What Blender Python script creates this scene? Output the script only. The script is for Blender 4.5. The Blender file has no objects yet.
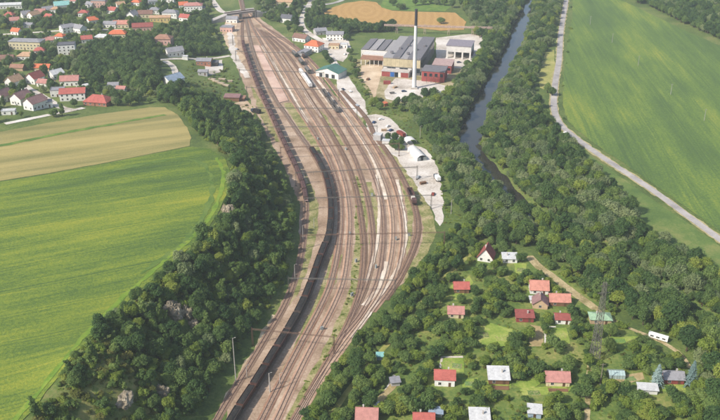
import bpy, math, random
import numpy as np
from mathutils import Vector, Matrix, noise as mnoise
from mathutils.geometry import delaunay_2d_cdt

random.seed(7); np.random.seed(7)
scene = bpy.context.scene
COL = scene.collection

# ------------------------------------------------------------------ camera
CAM_H, PITCH, FPX = 220.0, math.radians(26.0), 850.0
cam_d = bpy.data.cameras.new('camera'); cam = bpy.data.objects.new('camera', cam_d); COL.objects.link(cam)
cam.location = (0, 0, CAM_H); cam.rotation_euler = (math.pi/2 - PITCH, 0, 0)
cam_d.sensor_width = 36.0; cam_d.lens = 36.0*FPX/720.0
cam_d.clip_start = 1.0; cam_d.clip_end = 20000.0
scene.camera = cam

# ------------------------------------------------------------------ light
SUN_EL = math.radians(40.0)
sun_h = Vector((-0.84, -0.54)).normalized()
TO_SUN = Vector((sun_h.x*math.cos(SUN_EL), sun_h.y*math.cos(SUN_EL), math.sin(SUN_EL)))
w = bpy.data.worlds.new('World'); scene.world = w; w.use_nodes = True
wn = w.node_tree; bg = wn.nodes['Background']
sky = wn.nodes.new('ShaderNodeTexSky'); sky.sky_type = 'NISHITA'; sky.sun_disc = False
sky.sun_elevation = SUN_EL; sky.sun_rotation = math.atan2(sun_h.x, sun_h.y)
sky.dust_density = 2.0; sky.air_density = 1.0
wn.links.new(sky.outputs[0], bg.inputs[0]); bg.inputs[1].default_value = 0.15
sd = bpy.data.lights.new('sun', 'SUN'); sd.energy = 4.5; sd.angle = math.radians(0.5); sd.color = (1.0, 0.955, 0.89)
sun = bpy.data.objects.new('sun', sd); COL.objects.link(sun)
sun.rotation_euler = TO_SUN.to_track_quat('Z', 'Y').to_euler(); sun.location = (-300, 0, 600)
scene.view_settings.view_transform = 'Standard'; scene.view_settings.look = 'None'
scene.view_settings.gamma = 1.0; scene.view_settings.exposure = 0.28
scene.render.engine = 'CYCLES'
cy = scene.cycles
cy.max_bounces = 6; cy.diffuse_bounces = 3; cy.glossy_bounces = 2; cy.transmission_bounces = 3
cy.volume_bounces = 1; cy.transparent_max_bounces = 6
cy.use_denoising = True; cy.caustics_reflective = False; cy.caustics_refractive = False

# ------------------------------------------------------------------ terrain height and photo geometry
def ray(px, py):
    cx, cyy = (px-360.0)/FPX, (210.0-py)/FPX
    return (cx, math.cos(PITCH)+cyy*math.sin(PITCH), -math.sin(PITCH)+cyy*math.cos(PITCH))
def flat(px, py, z=0.0):
    d = ray(px, py); t = (z-CAM_H)/d[2]
    return (d[0]*t, d[1]*t)
PLAT = ((0, 25), (450, 24), (560, 20), (640, 13), (720, 8), (1000, 9), (1500, 16), (4000, 40))
def hp(y): return np.interp(y, [a for a, b in PLAT], [b for a, b in PLAT])
def flat_plat(px, py):
    z = 15.0
    for _ in range(40):
        p = flat(px, py, z); z = 0.5*z+0.5*float(hp(p[1]))
    return p
TOE = sorted([flat(*p) for p in ((175,470),(213,425),(238,380),(266,330),(291,280),(298,240),(297,205),(282,172),(264,135),(250,105),(236,80),(222,55),(212,20),(205,-10),(200,-60))], key=lambda p: p[1])
TOP = sorted([flat_plat(*p) for p in ((-25,470),(20,424),(62,373),(104,326),(146,287),(196,246),(222,208),(231,176),(226,150),(190,128),(160,100),(140,70),(130,20),(120,-30))], key=lambda p: p[1])
TOE = np.array([(TOE[0][0]-30, 0)]+TOE+[(TOE[-1][0]-50, 4000)]); TOP = np.array([(TOP[0][0]-60, 0)]+TOP+[(TOP[-1][0]-200, 4000)])
RIVER_PX = [(548,-60),(536,-20),(528,8),(521,28),(512,52),(494,85),(480,110),(470,135),(471,152),(484,165),(497,178),(515,200),(540,216),(575,236),(640,275),(720,328),(820,392)]
RIV = np.array([flat(px, py, -3.0) for px, py in RIVER_PX])
SPUR = flat(112, 388, 16.0)
def smooth(t): t = np.clip(t, 0, 1); return t*t*(3-2*t)
def seg_dist(x, y, pts):
    d = np.full(np.shape(x), 1e9)
    for a, b in zip(pts[:-1], pts[1:]):
        ab = b-a; L = float(ab@ab)
        t = np.clip(((x-a[0])*ab[0]+(y-a[1])*ab[1])/L, 0, 1)
        d = np.minimum(d, np.hypot(x-a[0]-t*ab[0], y-a[1]-t*ab[1]))
    return d
def waves(x, y):
    return np.sin(x*.061+1.3*np.sin(y*.043))*np.cos(y*.057+1.1*np.sin(x*.031))
def H(x, y):
    x = np.asarray(x, float); y = np.asarray(y, float)
    xt = np.interp(y, TOE[:, 1], TOE[:, 0]); xp = np.interp(y, TOP[:, 1], TOP[:, 0])
    t = smooth((xt-x)/(xt-xp)); P = hp(y)
    z = P*t + np.maximum(0, xp-x)*0.012
    z = z + 1.6*waves(x, y)*4*t*(1-t)*np.clip((700-y)/150, 0, 1) + 0.5*waves(x*.5, y*.5)*t
    rd = seg_dist(x, y, RIV)
    rw = np.interp(y, [440, 520, 560], [3.6, 5., 7.]); z = z - 4.6*(1-smooth((rd-rw)/6.0))
    z = z + 5.5*np.exp(-((x-SPUR[0])**2+(y-SPUR[1])**2)/(2*13.0**2))
    far = np.clip((y-1100)/900, 0, 1); z = z + far*far*60*(0.6+0.4*np.sin(x*.0017))
    xr = np.clip((x-330-0.25*(1000-y))/300, 0, 1); z = z + 22*xr*xr*np.clip((y-650)/250, 0, 1)
    z = np.where(y > 2200, np.minimum(z, 120), z)
    return z
def h1(x, y): return float(H(x, y))
def U(px, py):
    d = ray(px, py); t0 = max(150.0, (CAM_H-48.0)/-d[2])
    t = t0; step = 12.0
    while t < 3500:
        x, y, z = d[0]*t, d[1]*t, CAM_H+d[2]*t
        if z < h1(x, y): break
        t += step
    a, b = t-step, t
    for _ in range(14):
        m = .5*(a+b)
        if CAM_H+d[2]*m < h1(d[0]*m, d[1]*m): b = m
        else: a = m
    return np.array((d[0]*b, d[1]*b))
def UL(pts): return np.array([U(*p) for p in pts])
def UF(pts, z=0.0): return np.array([flat(p[0], p[1], z) for p in pts])
def project(x, y, z):
    yc, zc = y, z-CAM_H
    dep = yc*math.cos(PITCH)-zc*math.sin(PITCH)
    up = yc*math.sin(PITCH)+zc*math.cos(PITCH)
    return 360+FPX*x/dep, 210-FPX*up/dep
def spline(pts, step=4.0):
    P = [np.array(p, float) for p in pts]; P = [2*P[0]-P[1]]+P+[2*P[-1]-P[-2]]
    out = []
    for i in range(1, len(P)-2):
        n = max(2, int(np.linalg.norm(P[i+1]-P[i])/1.0))
        for k in range(n):
            t = k/n
            out.append(.5*((2*P[i])+(-P[i-1]+P[i+1])*t+(2*P[i-1]-5*P[i]+4*P[i+1]-P[i+2])*t*t+(-P[i-1]+3*P[i]-3*P[i+1]+P[i+2])*t**3))
    out.append(P[-2]); out = np.array(out)
    s = np.concatenate([[0], np.cumsum(np.linalg.norm(np.diff(out, axis=0), axis=1))])
    m = max(2, int(s[-1]/step)+1); q = np.linspace(0, s[-1], m)
    return np.stack([np.interp(q, s, out[:, 0]), np.interp(q, s, out[:, 1])], 1)
def inpoly(x, y, poly):
    c = np.zeros(np.shape(x), bool); j = len(poly)-1
    for i in range(len(poly)):
        xi, yi = poly[i]; xj, yj = poly[j]
        with np.errstate(divide='ignore', invalid='ignore'):
            c ^= ((yi > y) != (yj > y)) & (x < (xj-xi)*(y-yi)/(yj-yi+1e-12)+xi)
        j = i
    return c

# ------------------------------------------------------------------ materials
def srgb(hexs):
    hexs = hexs.lstrip('#'); v = [int(hexs[i:i+2], 16)/255 for i in (0, 2, 4)]
    return tuple((c/12.92 if c <= .04045 else ((c+.055)/1.055)**2.4) for c in v)+(1,)
class NT:
    def __init__(s, name):
        s.m = bpy.data.materials.new(name); s.m.use_nodes = True
        s.t = s.m.node_tree; s.b = s.t.nodes['Principled BSDF']
        s.b.inputs['Specular IOR Level'].default_value = .25
    def n(s, typ, **kw):
        nd = s.t.nodes.new(typ)
        for k, v in kw.items(): setattr(nd, k, v)
        return nd
    def l(s, a, b): s.t.links.new(a, b)
    def math(s, op, a, b=None):
        nd = s.n('ShaderNodeMath', operation=op)
        for i, v in enumerate((a, b)):
            if v is None: continue
            if isinstance(v, (int, float)): nd.inputs[i].default_value = v
            else: s.l(v, nd.inputs[i])
        return nd.outputs[0]
    def coords(s, world, angle=0.0, stretch=(1, 1, 1)):
        if world: o = s.n('ShaderNodeNewGeometry').outputs['Position']
        else: o = s.n('ShaderNodeTexCoord').outputs['Object']
        if angle:
            r = s.n('ShaderNodeVectorRotate', rotation_type='Z_AXIS'); s.l(o, r.inputs['Vector']); r.inputs['Angle'].default_value = angle; o = r.outputs[0]
        if stretch != (1, 1, 1):
            v = s.n('ShaderNodeVectorMath', operation='MULTIPLY'); s.l(o, v.inputs[0]); v.inputs[1].default_value = stretch; o = v.outputs[0]
        return o
    def noise(s, co, scale, detail=5, rough=.6):
        nd = s.n('ShaderNodeTexNoise'); s.l(co, nd.inputs['Vector'])
        nd.inputs['Scale'].default_value = scale; nd.inputs['Detail'].default_value = detail; nd.inputs['Roughness'].default_value = rough
        return nd.outputs['Fac']
    def ramp(s, fac, stops):
        nd = s.n('ShaderNodeValToRGB'); s.l(fac, nd.inputs[0]); e = nd.color_ramp.elements
        while len(e) < len(stops): e.new(.5)
        for i, (p, c) in enumerate(stops): e[i].position = p; e[i].color = srgb(c) if isinstance(c, str) else c
        return nd.outputs[0]
    def mix(s, fac, a, b, mode='MIX'):
        nd = s.n('ShaderNodeMix', data_type='RGBA', blend_type=mode)
        for v, sock in ((fac, nd.inputs['Factor']), (a, nd.inputs['A']), (b, nd.inputs['B'])):
            if isinstance(v, (int, float)): sock.default_value = v
            elif isinstance(v, tuple): sock.default_value = v
            else: s.l(v, sock)
        return nd.outputs['Result']
    def stretch(s, f, k): return s.math('ADD', s.math('MULTIPLY', s.math('SUBTRACT', f, .5), k), .5)
    def bump(s, fac, strength, dist=.3):
        nd = s.n('ShaderNodeBump'); s.l(fac, nd.inputs['Height']); nd.inputs['Strength'].default_value = strength; nd.inputs['Distance'].default_value = dist
        s.l(nd.outputs[0], s.b.inputs['Normal'])
    def col(s, c, rough=.9):
        s.l(c, s.b.inputs['Base Color']); s.b.inputs['Roughness'].default_value = rough
MATS = {}
def surf(name, stops, scale=.1, angle=0., stretch=(1, 1, 1), fine=1.5, finew=.35, world=True, rough=.9, bump=.4, bdist=.3, detail=5):
    if name in MATS: return MATS[name]
    t = NT(name); co = t.coords(world, angle, stretch); co2 = t.coords(world)
    a = t.noise(co, scale, detail); b = t.noise(co2, fine, 4, .7)
    f = t.math('ADD', t.math('MULTIPLY', a, 1-finew), t.math('MULTIPLY', b, finew))
    f = t.stretch(f, 1.7)
    t.col(t.ramp(f, stops), rough)
    if bump: t.bump(b, bump, bdist)
    MATS[name] = t.m; return t.m
def paint(name, hexc, rough=.6, var=.18, scale=.8, metal=0., world=False, streak=False):
    """a painted, rendered or metal surface with faded and dirty patches"""
    if name in MATS: return MATS[name]
    t = NT(name); co = t.coords(world, 0, (1, 1, .3) if streak else (1, 1, 1)); c = srgb(hexc)
    n1 = t.noise(co, scale, 6, .7)
    lo = tuple(v*(1-2.2*var) for v in c[:3])+(1,); hi = tuple(min(1, v*(1+1.2*var)) for v in c[:3])+(1,)
    oi = t.n('ShaderNodeObjectInfo').outputs['Random']
    base = t.ramp(n1, [(.3, lo), (.5, c), (.7, hi)])
    k = t.math('ADD', t.math('MULTIPLY', oi, .16), .92)
    g = t.n('ShaderNodeCombineColor')
    for i in range(3): t.l(k, g.inputs[i])
    t.col(t.mix(1.0, base, g.outputs[0], 'MULTIPLY'), rough); t.b.inputs['Metallic'].default_value = metal
    MATS[name] = t.m; return t.m
def roofmat(name, hexc, pitch=.35, var=.2, rough=.8):
    """tiled or sheet roof: courses as relief, weather patches"""
    if name in MATS: return MATS[name]
    t = NT(name); co = t.coords(False); c = srgb(hexc)
    n1 = t.noise(co, .55, 6, .75); n2 = t.noise(co, 4.0, 3, .6)
    f = t.math('ADD', t.math('MULTIPLY', n1, .7), t.math('MULTIPLY', n2, .3))
    lo = tuple(v*(1-2.0*var) for v in c[:3])+(1,); hi = tuple(min(1, v*(1+1.3*var)) for v in c[:3])+(1,)
    t.col(t.ramp(f, [(.32, lo), (.5, c), (.68, hi)]), rough)
    wv = t.n('ShaderNodeTexWave', wave_type='BANDS', bands_direction='X'); t.l(co, wv.inputs['Vector']); wv.inputs['Scale'].default_value = 1/(pitch*6.28)*6.28*.5; wv.inputs['Distortion'].default_value = .4
    t.bump(wv.outputs['Fac'], .5, .06)
    MATS[name] = t.m; return t.m
def leafmat(name, stops, trans=.5):
    t = NT(name)
    oi = t.n('ShaderNodeObjectInfo').outputs['Random']; ge = t.n('ShaderNodeNewGeometry'); ri = ge.outputs['Random Per Island']
    f = t.math('ADD', t.math('MULTIPLY', oi, .62), t.math('MULTIPLY', ri, .38))
    c = t.ramp(f, stops)
    t.col(c, .55); t.b.inputs['Specular IOR Level'].default_value = .15
    tr = t.n('ShaderNodeBsdfTranslucent'); t.l(c, tr.inputs['Color'])
    mx = t.n('ShaderNodeMixShader'); mx.inputs[0].default_value = trans
    t.l(t.b.outputs[0], mx.inputs[1]); t.l(tr.outputs[0], mx.inputs[2])
    t.l(mx.outputs[0], t.t.nodes['Material Output'].inputs['Surface'])
    MATS[name] = t.m; return t.m
def plain(name, hexc, rough=.6, metal=0.): return paint(name, hexc, rough, .08, 2.0, metal)

# ------------------------------------------------------------------ mesh helpers
class MB:
    def __init__(s): s.v, s.f, s.mi = [], [], []
    def add(s, vs, fs, mi=0):
        o = len(s.v); s.v += [tuple(p) for p in vs]; s.f += [tuple(i+o for i in f) for f in fs]; s.mi += [mi]*len(fs); return s
    def box(s, x0, y0, z0, x1, y1, z1, mi=0):
        return s.add([(x0,y0,z0),(x1,y0,z0),(x1,y1,z0),(x0,y1,z0),(x0,y0,z1),(x1,y0,z1),(x1,y1,z1),(x0,y1,z1)],
                     [(0,3,2,1),(4,5,6,7),(0,1,5,4),(1,2,6,5),(2,3,7,6),(3,0,4,7)], mi)
    def cb(s, cx, cyy, z0, sx, sy, sz, mi=0): return s.box(cx-sx/2, cyy-sy/2, z0, cx+sx/2, cyy+sy/2, z0+sz, mi)
    def slab(s, q, th, mi=0):
        q = [Vector(p) for p in q]; n = (q[1]-q[0]).cross(q[2]-q[0]).normalized()
        b = [p-n*th for p in q]; k = len(q)
        return s.add(q+b, [tuple(range(k)), tuple(range(2*k-1, k-1, -1))]+[(i, i+k, (i+1) % k+k, (i+1) % k) for i in range(k)], mi)
    def bar(s, a, b, r, n=4, r2=None, mi=0):
        a, b = Vector(a), Vector(b); d = (b-a).normalized(); u = d.orthogonal().normalized(); v = d.cross(u); r2 = r if r2 is None else r2
        vs = [a+(u*math.cos(2*math.pi*(i+.5)/n)+v*math.sin(2*math.pi*(i+.5)/n))*r for i in range(n)]+[b+(u*math.cos(2*math.pi*(i+.5)/n)+v*math.sin(2*math.pi*(i+.5)/n))*r2 for i in range(n)]
        return s.add(vs, [(i, (i+1) % n, (i+1) % n+n, i+n) for i in range(n)]+[tuple(range(n-1, -1, -1)), tuple(range(n, 2*n))], mi)
    def mesh(s, name, mats):
        me = bpy.data.meshes.new(name); me.from_pydata(s.v, [], s.f)
        for m in (mats if isinstance(mats, (list, tuple)) else [mats]): me.materials.append(m)
        if any(s.mi): me.polygons.foreach_set('material_index', s.mi)
        me.update(); return me
    def build(s, name, mats, parent=None): return link(name, s.mesh(name, mats), parent)
def link(name, data, parent=None, loc=None):
    o = bpy.data.objects.new(name, data); COL.objects.link(o)
    if parent is not None: o.parent = parent
    if loc is not None: o.location = loc
    return o
def tag(o, label=None, cat=None, group=None, kind=None):
    if label: o['label'] = label
    if cat: o['category'] = cat
    if group: o['group'] = group
    if kind: o['kind'] = kind
    return o
def thing(name, label, cat, loc, rz=0., group=None):
    o = bpy.data.objects.new(name, None); COL.objects.link(o); o.empty_display_size = .5
    o.location = loc; o.rotation_euler = (0, 0, rz); return tag(o, label, cat, group)
def copy_tree(o, parent=None):
    c = o.copy(); COL.objects.link(c)
    if parent is not None: c.parent = parent
    for ch in list(o.children): copy_tree(ch, c)
    return c
def jitter_poly(poly, step=4., amp=.5):
    out = []
    for i in range(len(poly)):
        a, b = np.array(poly[i]), np.array(poly[(i+1) % len(poly)]); n = max(1, int(np.linalg.norm(b-a)/step))
        for k in range(n):
            p = a+(b-a)*k/n; q = Vector((p[0]*.11, p[1]*.11, 0))
            out.append((p[0]+amp*2*mnoise.noise(q), p[1]+amp*2*mnoise.noise(q+Vector((50, 9, 3)))))
    return out
def sheet(name, poly, mat, off, flatz=None, amp=.5, parent=None, curve=False, grid=5.0):
    """a conforming ground sheet over a world polygon"""
    if curve: poly = spline(list(poly)+[poly[0]], 5.0)[:-1]
    poly = jitter_poly(poly, 4., amp)
    pts = [Vector(p) for p in poly]; edges = [(i, (i+1) % len(pts)) for i in range(len(pts))]
    P = np.array(poly)
    if flatz is None:
        gx, gy = np.meshgrid(np.arange(math.floor(P[:, 0].min()/grid)*grid, P[:, 0].max(), grid), np.arange(math.floor(P[:, 1].min()/grid)*grid, P[:, 1].max(), grid))
        gx, gy = gx.ravel(), gy.ravel(); k = inpoly(gx, gy, poly)
        pts += [Vector((a, b)) for a, b in zip(gx[k], gy[k])]
    vs, _, fs, *_ = delaunay_2d_cdt(pts, edges, [], 1, 1e-4)
    A = np.array([(v.x, v.y) for v in vs])
    z = (H(A[:, 0], A[:, 1])+off) if flatz is None else np.full(len(A), flatz+off)
    me = bpy.data.meshes.new(name)
    me.from_pydata(np.column_stack([A, z]).tolist(), [], [tuple(f) for f in fs]); me.materials.append(mat); me.update()
    me.polygons.foreach_set('use_smooth', [True]*len(me.polygons))
    # faces up
    up = sum(p.normal.z for p in me.polygons)
    if up < 0: me.flip_normals()
    o = link(name, me, parent)
    if parent is None: tag(o, kind='structure')
    return o
def ribbon(name, pts, width, mat, off, flatz=None, step=4., parent=None, wj=.0, structure=True):
    C = spline(pts, step); d = np.gradient(C, axis=0); d /= np.linalg.norm(d, axis=1)[:, None]; n = np.stack([-d[:, 1], d[:, 0]], 1)
    wv = np.full(len(C), width/2.) if np.isscalar(width) else np.interp(C[:, 1], [a for a, b in width], [b/2 for a, b in width])
    L = C+n*(wv+wj*np.random.randn(len(C)))[:, None]; R = C-n*(wv+wj*np.random.randn(len(C)))[:, None]
    rows = [L, (L+R)/2, R]; V = []
    for r in rows:
        z = (np.maximum(H(r[:, 0], r[:, 1]), H(C[:, 0], C[:, 1])-.05)+off) if flatz is None else np.full(len(r), flatz+off)
        V.append(np.column_stack([r, z]))
    m = len(C); V = np.concatenate(V); F = []
    for k in range(2):
        for i in range(m-1): F.append((k*m+i, (k+1)*m+i, (k+1)*m+i+1, k*m+i+1))
    me = bpy.data.meshes.new(name); me.from_pydata(V.tolist(), [], F); me.materials.append(mat); me.update()
    o = link(name, me, parent)
    if parent is None and structure: tag(o, kind='structure')
    return o

# ------------------------------------------------------------------ ground
def axis(lo, hi, step, far):
    f = np.arange(lo, hi+.1, step); g = []
    d = step; a = lo
    while a > -far: d *= 1.35; a -= d; g.append(a)
    left = g[::-1]; g = []; d = step; a = f[-1]
    while a < far: d *= 1.35; a += d; g.append(a)
    return np.concatenate([left, f, g])
gxs = axis(-510, 560, 5.0, 4200); gys = axis(200, 1330, 5.0, 4200)
GX, GY = np.meshgrid(gxs, gys); GZ = H(GX, GY)
nx, ny = len(gxs), len(gys)
V = np.column_stack([GX.ravel(), GY.ravel(), GZ.ravel()])
idx = np.arange(nx*ny).reshape(ny, nx)
Fq = np.stack([idx[:-1, :-1].ravel(), idx[:-1, 1:].ravel(), idx[1:, 1:].ravel(), idx[1:, :-1].ravel()], 1)
me = bpy.data.meshes.new('ground'); me.from_pydata(V.tolist(), [], Fq.tolist())
grass = surf('meadow_grass', [(.25, '#3f4f28'), (.42, '#4f5f2c'), (.54, '#5f6e34'), (.68, '#757644'), (.82, '#877d54')], scale=.035, fine=.6, finew=.45, bump=.6, bdist=.5)
me.materials.append(grass); me.update(); me.polygons.foreach_set('use_smooth', [True]*len(me.polygons))
tag(link('ground', me), kind='structure')

# fields
def tramlines(t, f, ang, gap, k):
    s = t.n('ShaderNodeSeparateXYZ'); t.l(t.coords(True, ang), s.inputs[0])
    wob = t.math('MULTIPLY', t.noise(t.coords(True), .01, 2), 8.0)
    fr = t.math('FRACT', t.math('DIVIDE', t.math('ADD', s.outputs[1], wob), gap)); a = t.math('LESS_THAN', fr, .5/gap); b = t.math('LESS_THAN', t.math('ABSOLUTE', t.math('SUBTRACT', fr, 2.4/gap)), .25/gap)
    return t.math('SUBTRACT', f, t.math('MULTIPLY', t.math('ADD', a, b), k))
ra = U(20, 272); rb = U(200, 238); row_ang = -math.atan2(rb[1]-ra[1], rb[0]-ra[0])
t = NT('rape_crop'); co = t.coords(True, row_ang, (.16, 1, 1)); c2 = t.coords(True)
n1 = t.noise(co, .04, 6, .7); n2 = t.noise(c2, .9, 4, .7); n3 = t.noise(t.coords(True, row_ang, (.03, 1, 1)), .45, 3, .6)
f = t.math('ADD', t.math('ADD', t.math('MULTIPLY', n1, .56), t.math('MULTIPLY', n2, .28)), t.math('MULTIPLY', n3, .16)); f = tramlines(t, t.stretch(f, 2.1), row_ang, 21.0, .14)
t.col(t.ramp(f, [(.22, '#40562a'), (.40, '#556a28'), (.52, '#6b7b2a'), (.64, '#80872c'), (.8, '#929032')])); t.bump(n2, .7, .5)
crop_l = t.m
edge_field = [(20,424),(60,374),(101,327),(143,288),(170,264),(200,240),(216,218),(226,196),(230,174),(225,158),(210,149),(190,147)]
F1 = UL(edge_field+[(150,155),(100,165),(50,174),(0,182),(-60,193),(-130,206),(-150,300),(-140,400),(-90,470),(-25,470)])
sheet('crop_field', F1, crop_l, .16, amp=.5)
t = NT('stubble'); co = t.coords(True, row_ang-.02, (.08, 1, 1)); c2 = t.coords(True)
n1 = t.noise(co, .075, 5, .6); n2 = t.noise(c2, 1.2, 4, .7)
f = t.stretch(t.math('ADD', t.math('MULTIPLY', n1, .7), t.math('MULTIPLY', n2, .3)), 1.0)
t.col(t.ramp(f, [(.34, '#757242'), (.45, '#8d8350'), (.55, '#9f9059'), (.68, '#ad9c66')])); t.bump(n2, .5, .2)
stub = t.m
F2 = UL([(190,146),(150,154),(100,164),(50,173),(0,181),(-60,192),(-130,205),(-130,170),(-60,146),(0,132),(60,121),(120,111.5),(150,107.5),(165,107.5),(178,115),(187,128),(191,138)])
sheet('stubble_field', F2, stub, .12, amp=.4)
verge = surf('green_verge', [(.3, '#4a6428'), (.5, '#5d7830'), (.7, '#76843c')], scale=.12, fine=.9)
ribbon('grass_strip', UL([(-60,158),(0,146),(60,134),(120,123),(165,115)]), 4.0, verge, .22, wj=.4)
bright = surf('bright_headland', [(.3, '#587426'), (.5, '#6c862a'), (.7, '#808c34')], scale=.12, fine=.9)
dull = surf('dull_headland', [(.3, '#4a6426'), (.5, '#5a7030'), (.7, '#6c7c36')], scale=.12, fine=.9)
ribbon('headland', UL([(8,428),(28,405),(60,366),(100,320),(142,281),(196,234),(214,210),(222,188),(223,172),(216,158)]), 2.2, bright, .26, wj=.4)
ribbon('headland', UL([(140,274),(180,246),(205,214),(212,190),(210,172),(198,162),(170,160),(110,172)]), 2.6, dull, .26, wj=.8)
ra = U(640, 60); rb = U(700, 180); ang_r = -math.atan2(rb[1]-ra[1], rb[0]-ra[0])
ra2 = U(600, 80); rb2 = U(640, 150); ang_r = -math.atan2(rb2[1]-ra2[1], rb2[0]-ra2[0])
t = NT('beet_crop'); co = t.coords(True, ang_r, (.22, 1, 1)); c2 = t.coords(True)
n1 = t.noise(co, .03, 5, .6); n2 = t.noise(c2, .7, 4, .7); n3 = t.noise(t.coords(True, ang_r, (.03, 1, 1)), .35, 3, .6)
f = t.math('ADD', t.math('ADD', t.math('MULTIPLY', n1, .46), t.math('MULTIPLY', n2, .34)), t.math('MULTIPLY', n3, .20)); f = tramlines(t, t.stretch(f, 2.3), ang_r, 24.0, .12)
t.col(t.ramp(f, [(.22, '#455a2e'), (.45, '#546a30'), (.58, '#637832'), (.70, '#7a8434'), (.84, '#908e38')])); t.bump(n2, .6, .4)
F3 = UL([(571,-40),(573,-10),(572,20),(566,50),(563,80),(563,108),(570,124),(590,141),(618,160),(660,189),(720,232),(800,288),(860,320),(860,120),(790,74),(720,46),(690,33),(660,19),(640,9),(620,0),(600,-12),(585,-40)])
sheet('crop_field', F3, t.m, .3, amp=.6)
# harvested wheat with the combine's rings
wc = U(366, 11)
t = NT('ripe_wheat'); c2 = t.coords(True)
sb = t.n('ShaderNodeVectorMath', operation='SUBTRACT'); t.l(c2, sb.inputs[0]); sb.inputs[1].default_value = (wc[0], wc[1], 0)
ml = t.n('ShaderNodeVectorMath', operation='MULTIPLY'); t.l(sb.outputs[0], ml.inputs[0]); ml.inputs[1].default_value = (1, .42, 0)
ln = t.n('ShaderNodeVectorMath', operation='LENGTH'); t.l(ml.outputs[0], ln.inputs[0])
n2 = t.noise(c2, .5, 4, .7); n1 = t.noise(c2, .02, 3)
rg = t.math('SINE', t.math('ADD', t.math('MULTIPLY', ln.outputs['Value'], .8), t.math('MULTIPLY', n1, 5.0)))
f = t.math('ADD', t.math('ADD', t.math('MULTIPLY', rg, .03), .25), t.math('MULTIPLY', n2, .5))
t.col(t.ramp(f, [(.3, '#927140'), (.48, '#a9844c'), (.62, '#ba965e')])); t.bump(n2, .5, .3)
sheet('wheat_field', UL([(322,14),(332,8),(345,3.5),(362,1),(376,2.5),(382,8),(392,11),(410,12),(435,12.5),(455,13),(466,22),(464,30),(440,31),(400,26),(385,24.5),(372,26),(350,25),(332,21)]), t.m, .35, amp=.5)
sheet('meadow', UL([(380,7),(388,10),(410,11),(445,11.5),(452,6),(440,1),(395,-1),(383,1)]), verge, .2)
pale_grass = surf('riverside_grass', [(.3, '#4e6430'), (.5, '#5e7236'), (.7, '#7a7e46')], scale=.06, fine=.8)
sheet('meadow', UL([(566,142),(585,152),(640,191),(690,225),(720,246),(800,300),(860,340),(860,380),(790,345),(720,290),(680,262),(640,240),(620,215),(595,185),(570,165),(556,150)]), pale_grass, .15)
dry = surf('dry_grass', [(.3, '#77803c'), (.5, '#959250'), (.7, '#a99f62')], scale=.08, fine=.8)
sheet('meadow', UL([(546,52),(554,50),(556,80),(551,92),(540,88),(538,72)]), dry, .2)

scrub_g = surf('dry_slope_grass', [(.25, '#4f5a30'), (.42, '#67703a'), (.55, '#7c7c46'), (.68, '#8c8250'), (.82, '#90805a')], scale=.09, fine=.5, finew=.45, bump=.8, bdist=.5)
sheet('dry_slope', UL([(52,402),(74,374),(96,352),(120,352),(138,366),(150,388),(152,412),(146,440),(100,450),(50,440)]), scrub_g, .10, amp=1.2)
sheet('factory_ground', UF([(352,60),(384,58),(424,70),(440,58),(438,38),(486,33),(488,62),(474,74),(456,96),(424,99),(400,104),(384,102),(374,102),(358,78)]), surf('dusty_ground', [(.3, '#6a6a40'), (.45, '#8a8058'), (.58, '#a39572'), (.72, '#b5a88c')], scale=.06, fine=.6, finew=.4), .05, flatz=0, amp=1.5)
# river
t = NT('river_water'); t.b.inputs['Base Color'].default_value = srgb('#38362e'); t.b.inputs['Roughness'].default_value = .07; t.b.inputs['IOR'].default_value = 1.33; t.b.inputs['Specular IOR Level'].default_value = 1.0
c2 = t.coords(True); nb = t.noise(c2, .35, 4, .6); t.bump(nb, .12, .25)
river = ribbon('river', RIV, [(0, 9.), (430, 10.), (450, 13.), (500, 15.), (560, 18.), (940, 19.), (1000, 12.), (1400, 11.)], t.m, 0.0, flatz=-3.0, step=8.)

# ------------------------------------------------------------------ roads, yards, paths
asph = surf('old_asphalt', [(.3, '#8b8580'), (.5, '#a39c96'), (.7, '#b5ada4')], scale=.08, fine=1.5, bump=.2)
shoulder = surf('sandy_shoulder', [(.3, '#7e7a45'), (.5, '#a39769'), (.7, '#b9ab80')], scale=.3, fine=1.5)
concrete = surf('pale_concrete', [(.3, '#9d9284'), (.42, '#bbb0a2'), (.58, '#cdc4b8'), (.75, '#ddd6cc')], scale=.05, fine=.8, bump=.2)
sand = surf('sandy_yard', [(.3, '#a58d70'), (.5, '#c0a88a'), (.7, '#d2bea2')], scale=.06, fine=.8, bump=.3)
dirt = surf('dirt_track', [(.3, '#7d7348'), (.48, '#a2916a'), (.7, '#bdab84')], scale=.15, fine=1.2, bump=.3)
ROAD = [(580,-60),(570,-20),(565,8),(561,32),(559,60),(555,85),(554,108),(560,124),(574,137),(600,156),(650,189),(690,218),(720,240),(800,300),(860,345)]
roadw = UL(ROAD); ribbon('road_shoulder', roadw, 7.0, shoulder, .30, wj=.5); ribbon('road', roadw, 5.0, asph, .42)
R_ST = [(322,-25),(312,0),(304,14),(302,26),(308,33),(322,42),(330,56),(338,70),(347,82),(354,96),(364,114)]
roads = [roadw]
def road(pts, wd, mat, off=.14, name='road', wj=.15):
    q = UL(pts); roads.append(q); return ribbon(name, q, wd, mat, off, wj=wj)
road(R_ST, 7.0, concrete)
road([(232,12),(250,9),(290,7),(330,4),(350,-3)], 6.0, asph, .2)
road([(206,-10),(214,3),(222,12),(232,12)], 7.0, concrete, .2)
road([(228,24),(231,38),(233,52),(240,66),(248,78)], 6.0, concrete, .15, wj=.6)
road([(150,61),(175,59),(205,59),(230,56)], 5.0, concrete, .2)
road([(165,61),(173,67),(176,75),(180,86)], 5.5, concrete, .2)
road([(22,84),(34,92),(48,100),(62,108),(75,111)], 6.0, concrete, .2)
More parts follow.
